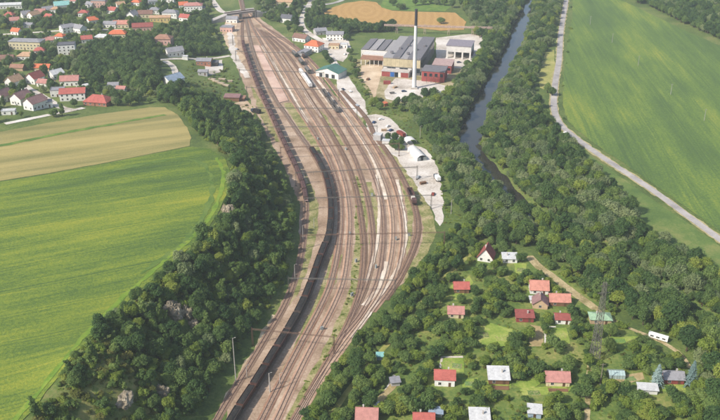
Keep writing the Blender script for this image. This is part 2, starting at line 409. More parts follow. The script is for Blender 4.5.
road([(5,124),(30,119),(60,113),(75,110),(84,108)], 5.0, concrete, .2)
road([(-20,36),(30,33),(60,31),(100,30),(130,30)], 4.5, concrete, .2)
YARD_D = [(367,116),(378,114),(392,119),(401,129),(409,138),(415,146),(428,150),(437,166),(441,182),(443,204),(446,220),(440,227),(433,219),(429,204),(419,190),(408,174),(398,160),(388,152),(378,147),(371,136),(366,124)]
sheet('concrete_yard', UF(YARD_D), concrete, .10, flatz=0, amp=1.4)
sheet('concrete_yard', UF([(336,77),(348,76),(356,88),(364,100),(368,114),(361,118),(354,112),(346,104),(338,92)]), concrete, .10, flatz=0)
sheet('sand_yard', UF([(361,66),(384,63),(381,76),(377,90),(375,100),(369,88),(361,78)]), sand, .10, flatz=0)
sheet('concrete_yard', UF([(384,92),(390,84),(396,78),(432,82),(452,88),(450,97),(420,98),(400,102),(386,99)]), concrete, .10, flatz=0)
sheet('concrete_yard', UF([(436,38),(470,34),(486,38),(484,60),(474,70),(455,68),(446,76),(436,70)]), concrete, .10, flatz=0)
sheet('concrete_yard', UF([(322,38),(347,38),(352,50),(343,62),(330,58)]), concrete, .09, flatz=0)
sheet('sand_yard', UL([(226,20),(236,20),(238,50),(247,58),(240,64),(230,52),(222,34)]), sand, .12)
sheet('sand_yard', UL([(205,60),(222,60),(223,72),(205,76)]), concrete, .12)
sheet('sand_yard', UL([(228,104),(246,100),(258,110),(250,118),(236,116)]), sand, .12)
for pts, wd, m in (([(474,252),(455,268),(430,292),(405,325),(375,358),(345,395),(322,430)], 2.4, dry), ([(529,256),(538,266),(552,276),(562,284),(578,296),(596,309)], 4.6, dirt),
                   ([(596,309),(616,322),(648,336),(662,342),(680,354),(690,368)], 2.2, dirt), ([(590,362),(588,390),(587,430)], 2.2, dirt), ([(375,406),(385,392),(394,375)], 1.2, concrete), ([(442,357),(463,357)], 1.2, concrete), ([(442,357),(440,368)], 1.0, concrete), ([(545,328),(545,345)], .9, concrete), ([(545,327),(556,327)], .8, concrete)):
    road(pts, wd, m, .12, 'garden_path', .1)
lawn = surf('garden_lawn', [(.3, '#6a8234'), (.5, '#84943f'), (.7, '#a6a45c')], scale=.12, fine=.9)
soil = surf('garden_soil', [(.3, '#8a7a50'), (.5, '#a38f66'), (.7, '#b8a77e')], scale=.12, fine=.9)
CLEAR = [[(472,328),(490,322),(513,330),(512,345),(490,348),(475,342)], [(528,325),(544,327),(543,346),(530,347)], [(548,329),(565,327),(572,345),(549,345)], [(441,358),(464,358),(464,372),(442,370)],
         [(606,380),(640,372),(645,380),(618,388)], [(520,390),(548,386),(546,394),(524,397)], [(440,300),(452,285),(470,276),(474,282),(458,300)], [(463,380),(478,378),(476,388),(464,388)], [(590,340),(598,335),(600,362),(590,362)], [(548,383),(572,384),(570,393),(550,393)], [(512,262),(526,264),(528,276),(516,275)], [(376,400),(394,378),(398,384),(382,402)],[(485,382),(512,380),(512,388),(486,388)],[(600,338),(640,336),(640,344),(604,346)],[(655,382),(690,382),(684,392),(658,392)],[(514,386),(530,378),(540,384),(530,392)]]
for i, c in enumerate(CLEAR):
    sheet('garden_lawn' if i % 4 else 'garden_plot', UL(c), soil if i in (1, 4, 11) else lawn, .07+.006*i, amp=.9)
gardgr = surf('garden_grass', [(.3, '#4a5f2c'), (.45, '#5d7032'), (.6, '#787f40'), (.75, '#948c54')], scale=.06, fine=.6, finew=.45)
sheet('garden_ground', UL([(474,257),(448,288),(418,333),(388,378),(354,428),(338,470),(700,470),(692,400),(682,372),(645,343),(610,313),(566,276),(526,257),(492,248)]), gardgr, .035, amp=1.5)

# ------------------------------------------------------------------ railway
gravel = surf('yard_gravel', [(.3, '#7d6852'), (.44, '#977f68'), (.56, '#a9917a'), (.7, '#bba58e')], scale=.05, fine=.9, finew=.4, bump=.4)
sheet('railway_ground', UF([(232,12),(231,38),(238,70),(251,102),(266,132),(284,166),(297,200),(300,238),(293,283),(270,326),(243,372),(214,425),(182,475),(252,475),(284,425),(311,383),(345,340),(372,312),(402,283),(428,250),(436,233),(430,220),(418,190),(402,168),(388,150),(372,138),(354,117),(338,98),(324,84),(309,66),(294,44),(276,30),(262,20),(250,10)]), gravel, .03, flatz=0, amp=.7)
weeds = surf('track_weeds', [(.3, '#5f6636'), (.46, '#7d7c48'), (.58, '#9a8f64'), (.72, '#b09a7a')], scale=.14, fine=.9, finew=.45)
for q in ([(283,103),(292,103),(304,122),(315,140),(322,154),(316,153),(306,138),(294,121)], [(352,175),(358,176),(367,200),(367,235),(356,290),(345,325),(332,352),(318,380),(300,420),(285,420),(318,360),(340,315),(350,285),(355,240),(356,205)],
          [(318,110),(326,116),(345,146),(338,146)], [(365,182),(371,182),(378,205),(378,240),(370,250),(369,225)], [(396,170),(402,178),(410,196),(414,215),(410,250),(406,262),(408,220),(404,195)], [(390,150),(399,160),(419,190),(429,206),(433,219),(437,233),(430,250),(414,270),(402,282),(408,268),(420,248),(424,228),(418,208),(406,184)], [(365,125),(372,138),(386,150),(398,162),(392,162),(376,147)], [(334,84),(338,84),(352,104),(364,120),(362,124),(345,104)],
          [(306,172),(312,185),(318,205),(318,228),(310,262),(301,288),(290,306),(296,280),(304,245),(306,205)], [(250,84),(256,92),(270,118),(283,142),(276,142),(262,120)], [(332,255),(342,255),(336,282),(318,318),(290,372),(268,410),(262,410),(292,350),(316,300)]):
    sheet('grass_strip', UF(q), weeds, .06+random.random()*.03, flatz=0, amp=.6)
TR = {
 'A': [(205,440),(225,405),(250,364),(268,334),(287,300),(299,265),(304,235),(306,205),(303,188),(296,170),(285,147),(272,118),(258,88),(247,58),(243,44),(242,30),(243,14),(240,0),(236,-20)],
 'B': [(207,468),(238,415),(252,393),(265,372),(276,354),(287,336),(296,320),(304,304),(312,284),(319,264),(324,251),(328.5,239),(331,217),(330,198),(326,180),(320,166),(311,151),(299,134),(284,112),(275,99),(262.5,75),(255,57),(249.5,37),(245,15),(242,0),(238,-20)],
 'C': [(236,470),(262,420),(283,378),(303,340),(320,308),(331,282),(338,250),(341,222),(340,197),(335,176),(327,155),(311,128),(293,101),(278.5,75),(268,55),(261,43),(252,26),(246,12)],
 'D': [(248,478),(275,424),(294,383),(313,345),(331,312),(343,283),(348,252),(350,222),(348,197),(343,176),(334,153),(318,125),(302,100),(286,73),(271,49),(256,28)],
 'E': [(270,462),(298,414),(330,358),(350,320),(361,286),(364,250),(362,225),(358,200),(352,177),(343,155),(326,125),(309,98),(293,73),(277,50),(260,30)],
 'F': [(352,318),(366,284),(373,252),(372,226),(368,201),(361,177),(352,154),(336,125),(318,99),(301,74),(284,51),(264,32)],
 'G': [(340,340),(362,313),(377,282),(383,247),(383,218),(380,196),(373,175),(364,156),(346,126),(327,99),(309,74),(290,51),(268,33)],
 'I': [(276,455),(300,414),(322,377),(345,344),(368,313),(384,285),(392,251),(393,222),(389,197),(382,176),(373,156),(355,128),(335,100),(315,72),(295,49),(272,33),(250,14)],
 'J': [(372,312),(394,281),(402,251),(403,226),(399,201),(392,179),(382,158),(365,130),(345,103),(325,77),(303,53),(281,37),(262,26)],
 'K': [(385,300),(402,274),(414,247),(418,228),(415,208),(408,190),(398,170),(387,152),(375,136),(368,121),(356,106),(342,91)],
}
TCOL = {'A': ('#7d6654','#957b66'), 'B': ('#6e594a','#866e5c'), 'C': ('#83614c','#a07d66'), 'D': ('#97755e','#b5947c'), 'E': ('#69523f','#866b56'), 'F': ('#7a624f','#967c66'), 'G': ('#80695a','#a38a76'), 'I': ('#a5836a','#c6a68a'), 'J': ('#92725a','#b2937a'), 'K': ('#67503f','#826854')}
railm = plain('rusty_rail', '#84655a', .45, .3); sleep_c = surf('concrete_sleeper', [(.3, '#7d6e60'), (.5, '#988877'), (.7, '#ab9b8a')], scale=.8, bump=0)
sleep_w = surf('wooden_sleeper', [(.3, '#75604f'), (.5, '#8c7564'), (.7, '#a08a78')], scale=.8, bump=0)
TRK = {}
TLAB = {'A': 'railway track nearest the wooded slope, under the brown hopper train', 'B': 'railway track carrying the long train of black coal', 'C': 'rusty railway track directly right of the black coal train', 'D': 'sandy railway track, second to the right of the coal train', 'E': 'dark railway track bordered by weeds in the middle of the yard', 'F': 'short weedy track in mid yard ending at a switch', 'G': 'railway track with white gravel edge left of the sandy main line', 'I': 'pale sandy main line track crossing the yard from top to bottom', 'J': 'track along the right edge of the wide sandy bed', 'K': 'dark single siding with the lone wagon, rightmost in the yard'}
for ti, (k, px) in enumerate(TR.items()):
    C = spline(UF(px), 3.0); TRK[k] = C; zo = .006*ti
    d = np.gradient(C, axis=0); d /= np.linalg.norm(d, axis=1)[:, None]; n = np.stack([-d[:, 1], d[:, 0]], 1); m = len(C)
    root = thing('railway_track', TLAB[k], 'railway track', (C[m//2][0], C[m//2][1], 0), 0, 'railway tracks of the yard')
    off = np.array([C[m//2][0], C[m//2][1], 0])
    a, b = TCOL[k]; bm_ = surf('ballast_'+k, [(.32, a), (.66, b)], scale=.09, fine=1.3, finew=.45, bump=.4)
    prof = [(-2.0, .05), (-1.45, .24), (1.45, .24), (2.0, .05)]
    V = np.concatenate([np.column_stack([C+n*o, np.full(m, z+zo)]) for o, z in prof])-off
    Fs = [((j+1)*m+i, j*m+i, j*m+i+1, (j+1)*m+i+1) for j in range(3) for i in range(m-1)]
    mb = MB().add(V, Fs); mb.build('ballast_bed', bm_, root)
    for s in (-1, 1):
        prof = [(s*.78-.07, .33), (s*.78-.07, .50), (s*.78+.07, .50), (s*.78+.07, .33)]
        V = np.concatenate([np.column_stack([C+n*o, np.full(m, z+zo)]) for o, z in prof])-off
        MB().add(V, [((j+1)*m+i, j*m+i, j*m+i+1, (j+1)*m+i+1) for j in range(3) for i in range(m-1)]).build('rail', railm, root)
    S = spline(UF(px), .7); d = np.gradient(S, axis=0); d /= np.linalg.norm(d, axis=1)[:, None]; n = np.stack([-d[:, 1], d[:, 0]], 1); m = len(S)
    vs = []
    for z in (.22, .34):
        for su, sv in ((-1.25, -.13), (1.25, -.13), (1.25, .13), (-1.25, .13)):
            vs.append(np.column_stack([S+n*su+d*sv, np.full(m, z+zo)])-off)
    A = np.stack(vs, 1).reshape(-1, 3); base = (np.arange(m)*8)[:, None, None]
    q = np.array([(4,5,6,7),(0,1,5,4),(1,2,6,5),(2,3,7,6),(3,0,4,7)])[None]+base
    me = bpy.data.meshes.new('sleepers'); me.from_pydata(A.tolist(), [], q.reshape(-1, 4).tolist()); me.materials.append(sleep_c if k in 'BCDI' else sleep_w); me.update()
    tag(link('sleepers', me, root), kind='stuff')

# island platform of pink slabs
plat_m = surf('pink_paving', [(.3, '#a98876'), (.5, '#c0a08d'), (.7, '#cfb3a1')], scale=.06, fine=.9, bump=.2)
Pp = UF([(253.5,46),(259,46),(273.5,73),(288.5,101),(279.5,103),(266,76)])
o = sheet('platform', Pp, plat_m, .55, flatz=0, amp=.0)
Pk = np.array(Pp); mb = MB()
for i in range(len(Pk)):
    a, b = Pk[i], Pk[(i+1) % len(Pk)]; mb.add([(a[0],a[1],0),(b[0],b[1],0),(b[0],b[1],.548),(a[0],a[1],.548)], [(0,1,2,3)])
mb.build('platform_edge', paint('platform_edge', '#b0a294'), o)
for pts in ([(262,46),(276,68),(296,102),(308,123)], [(279,52),(296,78),(312,104),(322,118)], [(299,60),(316,86),(334,110)], [(317,80),(340,108),(356,130),(371,156),(381,180),(386,200)]):
    ribbon('gravel_path', UF(pts), 2.2, surf('white_gravel', [(.3, '#b7a48f'), (.5, '#cdbda8'), (.7, '#ddd0be')], scale=.1, fine=1.2, bump=.3), .30, flatz=0, wj=.12)
ribbon('gravel_path', UF([(376,175),(379,200),(378,235),(374,258),(366,282)]), 1.7, MATS['white_gravel'], .32, flatz=0, wj=.15)
ribbon('gravel_path', UF([(397,180),(402,205),(406,235),(400,262),(384,292),(352,338)]), 2.0, MATS['white_gravel'], .325, flatz=0, wj=.2)
ribbon('gravel_path', UF([(387,262),(380,285),(364,306)]), 2.4, MATS['white_gravel'], .33, flatz=0, wj=.3)
ribbon('gravel_path', UF([(200,440),(222,402),(240,372),(258,340),(274,315)]), 3.2, surf('sandy_rail_path', [(.3, '#8d7d62'), (.5, '#b09c7c'), (.7, '#c9b798')], scale=.15, fine=1.), .11, flatz=0, wj=.5)
ribbon('gravel_path', UF([(262,95),(276,122),(290,150),(300,170),(306,184)]), 3.0, MATS['sandy_rail_path'], .28, flatz=0, wj=.3)

# ------------------------------------------------------------------ wagons
rust = paint('wagon_rust', '#4c342d', .75, .22, .9, streak=True); rust2 = paint('wagon_brown', '#57403c', .75, .2, .9, streak=True)
steel = plain('dark_bogie_steel', '#2f2a28', .6, .3)
t = NT('coal'); c2 = t.coords(False); nn = t.noise(c2, 2.2, 5, .7); t.col(t.ramp(nn, [(.35, '#211e1c'), (.55, '#332f2c'), (.7, '#4a4540')]), .7); t.bump(nn, 1.0, .3); coal = t.m
def wagon_parts(root, L, bodym, load=True, end_light=None):
    mb = MB(); w2, z0, z1 = 1.5, 1.15, 3.2; hl = L/2-.55
    mb.box(-w2, -hl, z0-.2, w2, hl, z0)
    for s in (-1, 1):
        mb.box(s*w2-.05, -hl, z0, s*w2+.05, hl, z1); mb.box(s*w2-.09, -hl-.02, z1, s*w2+.09, hl+.02, z1+.14)
        mb.box(-w2+.05, s*hl-.06, z0, w2-.05, s*hl+.06, z1); mb.box(-w2+.09, s*hl-.1, z1+.003, w2-.09, s*hl+.1, z1+.137)
        for k in range(9): yy = -hl+.5+k*(2*hl-1)/8; mb.box(s*(w2+.05) if s > 0 else -w2-.15, yy-.06, z0+.05, (w2+.15) if s > 0 else -w2-.05, yy+.06, z1-.02)
    mb.build('body', bodym, root)
    if load:
        g = MB(); NX, NY = 5, 16; vs = []
        for j in range(NY+1):
            for i in range(NX+1):
                u, v = i/NX, j/NY; e = min(1, 4*u*(1-u)*1.3)*min(1, min(v, 1-v)*5+.25)
                vs.append((-1.44+2.88*u, -hl+.08+(2*hl-.16)*v, 2.95+.62*e*(.8+.3*mnoise.noise(Vector((u*2.2, v*6, L*7)))) ))
        g.add(vs, [(j*(NX+1)+i, j*(NX+1)+i+1, (j+1)*(NX+1)+i+1, (j+1)*(NX+1)+i) for j in range(NY) for i in range(NX)]); g.build('coal_load', coal, root)
    for s in (-1, 1):
        b = MB(); yc = s*(L/2-2.9)
        b.box(-1.05, yc-1.5, .62, 1.05, yc+1.5, .95)
        for sy in (-.9, .9):
            for sx in (-.75, .75): b.bar((sx-.06, yc+sy, .93), (sx+.06, yc+sy, .93), .42, 10)
        b.build('bogie', steel, root)
        e = MB(); e.box(-1.3, s*(L/2-.54) if s > 0 else s*(L/2-.3), .95, 1.3, s*(L/2-.3) if s > 0 else s*(L/2-.54), 1.2)
        for sx in (-.87, .87): e.bar((sx, s*(L/2-.3), 1.06), (sx, s*(L/2-.02), 1.06), .2, 8)
        e.build('buffer_beam', end_light or bodym, root)
def hopper_parts(root, L):
    mb = MB(); hl = L/2-1.0
    vs = []
    for y in (-hl, hl): vs += [(-.9, y, 1.0), (.9, y, 1.0), (1.45, y, 2.0), (1.45, y, 3.4), (.9, y, 3.9), (-.9, y, 3.9), (-1.45, y, 3.4), (-1.45, y, 2.0)]
    mb.add(vs, [(7,6,5,4,3,2,1,0), tuple(range(8, 16))]+[(i, (i+1) % 8, (i+1) % 8+8, i+8) for i in range(8)])
    for k in range(6): y = -hl+.5+k*(2*hl-1)/5; mb.box(-1.52, y-.08, 2.0, -1.45, y+.08, 3.4); mb.box(1.45, y-.08, 2.0, 1.52, y+.08, 3.4)
    mb.build('body', MATS['wagon_brown'], root)
    for k in range(3): MB().cb(0, (k-1)*hl*.6, 3.903, .7, 1.4, .14).build('hatch', MATS['wagon_brown'], root)
    for s in (-1, 1):
        p = MB(); p.box(-1.3, min(s*hl, s*(L/2-.3)), .98, 1.3, max(s*hl, s*(L/2-.3)), 1.2)
        p.bar((-.9, s*(L/2-.6), 1.2), (-.9, s*hl, 3.0), .07); p.bar((.9, s*(L/2-.6), 1.2), (.9, s*hl, 3.0), .07)
        for sx in (-.87, .87): p.bar((sx, s*(L/2-.3), 1.06), (sx, s*(L/2-.02), 1.06), .2, 8)
        p.build('end_platform', paint('pale_end_platform', '#a58a84', .8), root)
        b = MB(); yc = s*(L/2-2.6); b.box(-1.05, yc-1.3, .62, 1.05, yc+1.3, .95)
        for sy in (-.8, .8):
            for sx in (-.75, .75): b.bar((sx-.06, yc+sy, .93), (sx+.06, yc+sy, .93), .42, 10)
        b.build('bogie', steel, root)
ORD = 'first second third fourth fifth sixth seventh eighth ninth tenth eleventh twelfth thirteenth fourteenth fifteenth sixteenth seventeenth eighteenth nineteenth twentieth twenty-first twenty-second twenty-third twenty-fourth twenty-fifth twenty-sixth twenty-seventh twenty-eighth twenty-ninth thirtieth thirty-first thirty-second thirty-third thirty-fourth thirty-fifth thirty-sixth thirty-seventh thirty-eighth thirty-ninth fortieth'.split()
def along(C):
    s = np.concatenate([[0], np.cumsum(np.linalg.norm(np.diff(C, axis=0), axis=1))])
    def at(q):
        a = np.array([np.interp(q, s, C[:, 0]), np.interp(q, s, C[:, 1])]); b = np.array([np.interp(q+.5, s, C[:, 0]), np.interp(q+.5, s, C[:, 1])])
        return a, math.atan2(*(b-a)[::-1])-math.pi/2
    return at, s
def s_near(C, px, z=0): 
    p = np.array(flat(px[0], px[1], z)); s = np.concatenate([[0], np.cumsum(np.linalg.norm(np.diff(C, axis=0), axis=1))])
    return s[np.argmin(np.linalg.norm(C-p, axis=1))]
TIDX = {k: i for i, k in enumerate(TR)}
def railz(k): return .50+.006*TIDX[k]
at, s = along(TRK['B']); top_s = s_near(TRK['B'], (311.5, 152)); wl = 14.0; k = 0; proto = None
protos = []
for bm3 in (rust, rust2, paint('wagon_greybrown', '#4f453f', .75, .2, .9, streak=True), paint('wagon_red', '#573a31', .75, .25, .9, streak=True)):
    pr_ = thing('coal_wagon', 'open wagon heaped with black coal', 'rail wagon', (0, 0, 0), 0, 'coal wagons of the long train'); wagon_parts(pr_, wl+len(protos)*.0007, bm3); protos.append(pr_)
used_ = set()
while top_s-wl*(k+.5) > 2:
    p, a = at(top_s-wl*(k+.5))
    lab = f'open wagon heaped with black coal, {ORD[k]} from the upper end of the train'
    j_ = (k*7+k//3) % 4 if k > 3 else k
    if j_ not in used_: o = protos[j_]; used_.add(j_)
    else: o = copy_tree(protos[j_])
    o['label'] = lab; o.location = (p[0], p[1], railz('B')-.5+.5); o.rotation_euler = (0, 0, a+random.choice((0, math.pi))); k += 1
at, s = along(TRK['A']); s0 = s_near(TRK['A'], (306, 203)); s1 = s_near(TRK['A'], (242.5, 44)); wl = 12.4; n = int((s1-s0)/wl); proto = None
for k in range(n):
    p, a = at(s1-wl*(k+.5)); lab = f'dull brown hopper wagon, {ORD[min(k, 39)]} from the far end of the long rake'
    if proto is None: o = proto = thing('hopper_wagon', lab, 'rail wagon', (0, 0, 0), 0, 'hopper wagons of the far train'); hopper_parts(proto, wl)
    else: o = copy_tree(proto)
    o['label'] = lab; o.location = (p[0], p[1], railz('A')); o.rotation_euler = (0, 0, a)
def single_wagon(k, px, L, lab, bodym, load=False):
    at, s = along(TRK[k]); p, a = at(s_near(TRK[k], px)); o = thing('open_wagon', lab, 'rail wagon', (p[0], p[1], railz(k)), a); wagon_parts(o, L, bodym, load); return o
single_wagon('K', (410, 196), 12, 'lone dark open wagon on the rightmost siding, upper of two', rust2)
at, s = along(TRK['K']); p, a = at(s_near(TRK['K'], (413, 204)))
o = thing('tank_wagon', 'short dark wagon with a pale box on the rightmost siding', 'rail wagon', (p[0], p[1], railz('K')), a)
b = MB(); b.cb(0, 0, .95, 2.7, 8.6, .3); b.build('underframe', steel, o); b = MB(); b.cb(0, -2.2, 1.253, 2.6, 3.9, 2.2); b.build('brown_box', rust2, o)
b = MB(); b.cb(0, 2.0, 1.253, 2.2, 3.2, 1.6); b.build('pale_box', paint('dirty_white', '#cfc6b8'), o)
for sy in (-2.6, 2.6):
    b = MB(); 
    for sx in (-.75, .75): b.bar((sx-.06, sy, .42), (sx+.06, sy, .42), .42, 10)
    b.cb(0, sy, .4, 1.4, .3, .55); b.build('axle', steel, o)
darkgreen = paint('dark_green_wagon', '#3d4440', .7); greyw = paint('grey_wagon', '#6d6762', .7)
for i, q in enumerate(((288, 56.5), (293.5, 64.5), (299, 73))):
    at, s = along(TRK['G']); p, a = at(s_near(TRK['G'], (q[0]+4, q[1]))); L = 13.5
    o = thing('covered_wagon', f'dark covered goods wagon beside the white railcar, {ORD[i]} from the top', 'rail wagon', (p[0], p[1], railz('G')), a, 'dark covered wagons by the white railcar')
    b = MB(); b.box(-1.4, -L/2+.5, 1.15, 1.4, L/2-.5, 3.3); b.build('body', darkgreen, o)
    b = MB(); vs = [(x, y, z) for y in (-L/2+.4, L/2-.4) for x, z in ((-1.5, 3.303), (-.9, 3.75), (.9, 3.75), (1.5, 3.303))]
    b.add(vs, [(0,1,2,3), (7,6,5,4), (0,4,5,1), (1,5,6,2), (2,6,7,3), (3,7,4,0)]); b.build('roof', greyw, o)
    for s2 in (-1, 1):
        b = MB(); b.cb(0, s2*4, .6, 2., 2.6, .5)
        for sy in (-.8, .8):
            for sx in (-.75, .75): b.bar((sx-.06, s2*4+sy, .43), (sx+.06, s2*4+sy, .43), .43, 10)
        b.build('bogie', steel, o)
# white railcars on F
white = paint('white_paint', '#dcdad4', .5, .08); glass = plain('dark_window_glass', '#232a30', .12)
for i in range(3):
    at, s = along(TRK['F']); L = 15.0; p, a = at(s_near(TRK['F'], (302, 75.5))-i*15.1)
    o = thing('railcar', f'white passenger railcar in mid yard, {("farthest", "middle one", "nearest")[i]} of the three', 'railcar', (p[0], p[1], railz('F')), a, 'white railcars')
    b = MB(); b.box(-1.42, -L/2+.4, .75, 1.42, L/2-.4, 3.4); b.build('body', white, o)
    b = MB(); vs = [(x, y, z) for y in (-L/2+.4, L/2-.4) for x, z in ((-1.42, 3.403), (-.8, 3.8), (.8, 3.8), (1.42, 3.403))]
    b.add(vs, [(0,1,2,3), (7,6,5,4), (0,4,5,1), (1,5,6,2), (2,6,7,3), (3,7,4,0)]); b.build('roof', paint('pale_roof_paint', '#d8d4cc', .6), o)
    wm = MB(); wm.box(-.02, -.7, 0, .02, .7, .9); wmesh = wm.mesh('window', glass)
    for s2 in (-1, 1):
        for k2 in range(6): link('window', wmesh, o, (s2*1.435, -L/2+2.2+k2*2.1, 2.0))
        b = MB(); b.cb(0, s2*5.5, .3, 2., 2.6, .44)
        for sy in (-.8, .8):
            for sx in (-.75, .75): b.bar((sx-.06, s2*5.5+sy, .43), (sx+.06, s2*5.5+sy, .43), .43, 10)
        b.build('bogie', steel, o)
for i, q in enumerate(((306, 96), (311, 103.5), (315.5, 111))):
    single_wagon('G', (q[0]+18, q[1]+1) if False else (q[0]+14.5, q[1]), 13, f'empty grey flat wagon below the white railcars, {ORD[i]} from the top', greyw)['group'] = 'grey empty wagons below the railcars'
at, s = along(TRK['I']); p, a = at(s_near(TRK['I'], (303, 57)))
o = thing('locomotive', 'small dark shunting locomotive in the upper yard right of the wagons', 'locomotive', (p[0], p[1], railz('I')), a)
b = MB(); b.cb(0, 0, .8, 2.7, 11, .5); b.build('frame', steel, o); b = MB(); b.box(-.95, -5, 1.303, .95, 1.2, 2.9); b.box(-.95, 3.6, 1.303, .95, 5.2, 2.6); b.build('hood', paint('loco_brown', '#4e3a30'), o)
b = MB(); b.box(-1.35, 1.203, 1.303, 1.35, 3.597, 3.7); b.box(-1.45, 1.05, 3.703, 1.45, 3.75, 3.85); b.build('cab', paint('loco_grey', '#4b4a48'), o)
for sy in (-3.4, 3.4):
    b = MB()
    for d2 in (-1, 1):
        for sx in (-.75, .75): b.bar((sx-.07, sy+d2, .5), (sx+.07, sy+d2, .5), .5, 10)
    b.cb(0, sy, .45, 1.3, 2.4, .34); b.build('bogie', steel, o)

# ------------------------------------------------------------------ catenary gantries, poles
galv = plain('galvanised_steel', '#6a665f', .6, .4); rustst = plain('rusty_steel', '#6d5648', .7, .3); conc = paint('mast_concrete', '#a8a197', .85)
def gantry(pa, pb, hgt, lab, m=galv):
    a, b = np.array(flat(*pa)), np.array(flat(*pb)); L = np.linalg.norm(b-a); ang = math.atan2(b[1]-a[1], b[0]-a[0])
    o = thing('catenary_gantry', lab, 'gantry', (a[0], a[1], 0), ang, 'catenary gantries over the yard')
    for x in (0, L):
        g = MB()
        for sx in (-.22, .22):
            for sy in (-.22, .22): g.bar((x+sx*1.5, sy*1.5, .0), (x+sx, sy, hgt+.9), .07)
        nseg = 8
        for k in range(nseg):
            z0, z1 = k*hgt/nseg, (k+1)*hgt/nseg; s = 1 if k % 2 else -1
            g.bar((x-.28*s, -.28, z0), (x+.28*s, -.28, z1), .04); g.bar((x-.28*s, .28, z0), (x+.28*s, .28, z1), .04)
        g.cb(x, 0, -.3, 1.2, 1.2, .5); g.build('mast', m, o)
    g = MB()
    for z in (hgt-.25, hgt+.25): 
        for sy in (-.2, .2): g.bar((0, sy, z), (L, sy, z), .06)
    nseg = int(L/1.4)
    for k in range(nseg):
        x0, x1 = k*L/nseg, (k+1)*L/nseg; z0, z1 = (hgt-.25, hgt+.25) if k % 2 else (hgt+.25, hgt-.25)
        g.bar((x0, -.2, z0), (x1, -.2, z1), .03); g.bar((x0, .2, z0), (x1, .2, z1), .03)
    g.build('beam', m, o)
    for k in range(int(L/7)):
        x = 4+k*7
        if x > L-2: break
        g = MB(); g.bar((x, 0, hgt-.3), (x, 0, hgt-1.6), .06); g.bar((x-.5, 0, hgt-1.55), (x+.5, 0, hgt-1.55), .045); g.build('insulator_hanger', m, o)
    return o
GANT = [((253,346),(334,354),9,'rusty catenary gantry over the coal train, lowest in the photo'), ((289,294),(395,296),9,'catenary gantry beside the tall slope wood, second from the bottom'), ((301,250),(444,247),9,'wide catenary gantry third from the bottom, ending by the riverside trees'), ((305,212),(431,209),9,'catenary gantry at the lower tip of the concrete loading yard'), ((296,186),(417,180),9,'catenary gantry crossing where the hopper train ends'), ((281,160),(399,156),9,'catenary gantry just above the upper end of the coal train'), ((268,139),(377,138),9,'catenary gantry beside the grey shed and bush of the loading yard'), ((257,119),(357,120),9,'catenary gantry above the grey flat wagons'), ((247,98),(339,101),9,'catenary gantry across the lower end of the pink platform'), ((240,80),(324,83),9,'catenary gantry across the middle of the pink platform'), ((236,61),(308,63),9,'catenary gantry across the upper platform below the orange roofed house'), ((233,45),(294,47),9,'catenary gantry farthest up the yard below the road bridge')]
for i, (a, b, hgt, lab) in enumerate(GANT): gantry(a, b, hgt, lab, rustst if i in (0, 2, 5) else galv)
def pole(px, hgt, lab, r=.16, m=conc, arm=False, name='utility_pole', cat='pole', group=None, lean=0):
    p = U(*px); o = thing(name, lab, cat, (p[0], p[1], h1(*p)), random.random()*.3, group); o.rotation_euler.y = lean
    MB().bar((0, 0, -.5), (0, 0, hgt), r*1.25, 8, r*.7).build('shaft', m, o)
    if arm:
        g = MB(); g.box(-1.1, -.07, hgt-.7, 1.1, .07, hgt-.55)
        for x in (-1, 0, 1): g.bar((x, 0, hgt-.55), (x, 0, hgt-.25), .06, 6)
        g.build('crossarm', m, o)
    else:
        g = MB(); g.bar((0, 0, hgt-.1), (.9, 0, hgt+.2), .06, 6); g.cb(1.0, 0, hgt+.12, .5, .25, .14); g.build('lamp_head', m, o)
    return o
pole((236,382),22,'very tall slim pole at the foot of the wooded slope',.2); pole((247,377),6,'short pole left of the coal train, beside the sandy track'); pole((303,240),9,'lamp post beside the shaded left track, upper of two'); pole((295,280),9,'lamp post at the wood edge left of the coal train')
pole((270,392),9.5,'mast standing just right of the coal train near the bottom edge',.25); pole((280,384),5.5,'short pale post between tracks near the bottom edge'); pole((314,228),6,'pale post on the grass strip left of the coal train'); pole((600,385),11,'wooden pole on the grassy lane below the lattice pylon',.17,plain('grey_wood','#7d7263',.8),True); pole((451,214),9,'lamp post at the right rim of the concrete loading yard')
for i, q in enumerate(((590,25),(612,43),(638,66),(670.5,95),(704,121))):
    pole(q, 9.5, f'pale concrete power pole in the large right field, {ORD[i]} from the far end', .2, plain('weathered_pole', '#8d8a80', .85), True, group='power poles across the right field')
for i, q in enumerate(((346,133),(420,138),(328,110))): pole(q, 9, ['lamp post on the track edge left of the loading yard', 'lamp post behind the white canopy in the loading yard', 'lamp post between tracks below the green roofed hall'][i])
# lattice pylon
p = U(594, 360); o = thing('lattice_pylon', 'tall slim grey lattice pylon standing among the garden cottages', 'pylon', (p[0], p[1], h1(*p)), .2)
PH, wb, wt = 39.0, 1.7, .55
def pw(z): return wb+(wt-wb)*z/PH
for sx in (-1, 1):
    for sy in (-1, 1): MB().bar((sx*wb, sy*wb, -.4), (sx*wt, sy*wt, PH), .17, 4, .12).build('leg', galv, o)
g = MB(); nseg = 16
for k in range(nseg):
    z0, z1 = PH*k/nseg, PH*(k+1)/nseg; a, b = pw(z0), pw(z1)
    for s in (-1, 1):
        g.bar((-a, s*a, z0), (b, s*b, z1), .075); g.bar((a, s*a, z0), (-b, s*b, z1), .075); g.bar((s*a, -a, z0), (s*b, b, z1), .075); g.bar((s*a, a, z0), (s*b, -b, z1), .075)
        g.bar((-b, s*b, z1), (b, s*b, z1), .075); g.bar((s*b, -b, z1), (s*b, b, z1), .075)
tag(g.build('bracing', galv, o), kind='stuff')
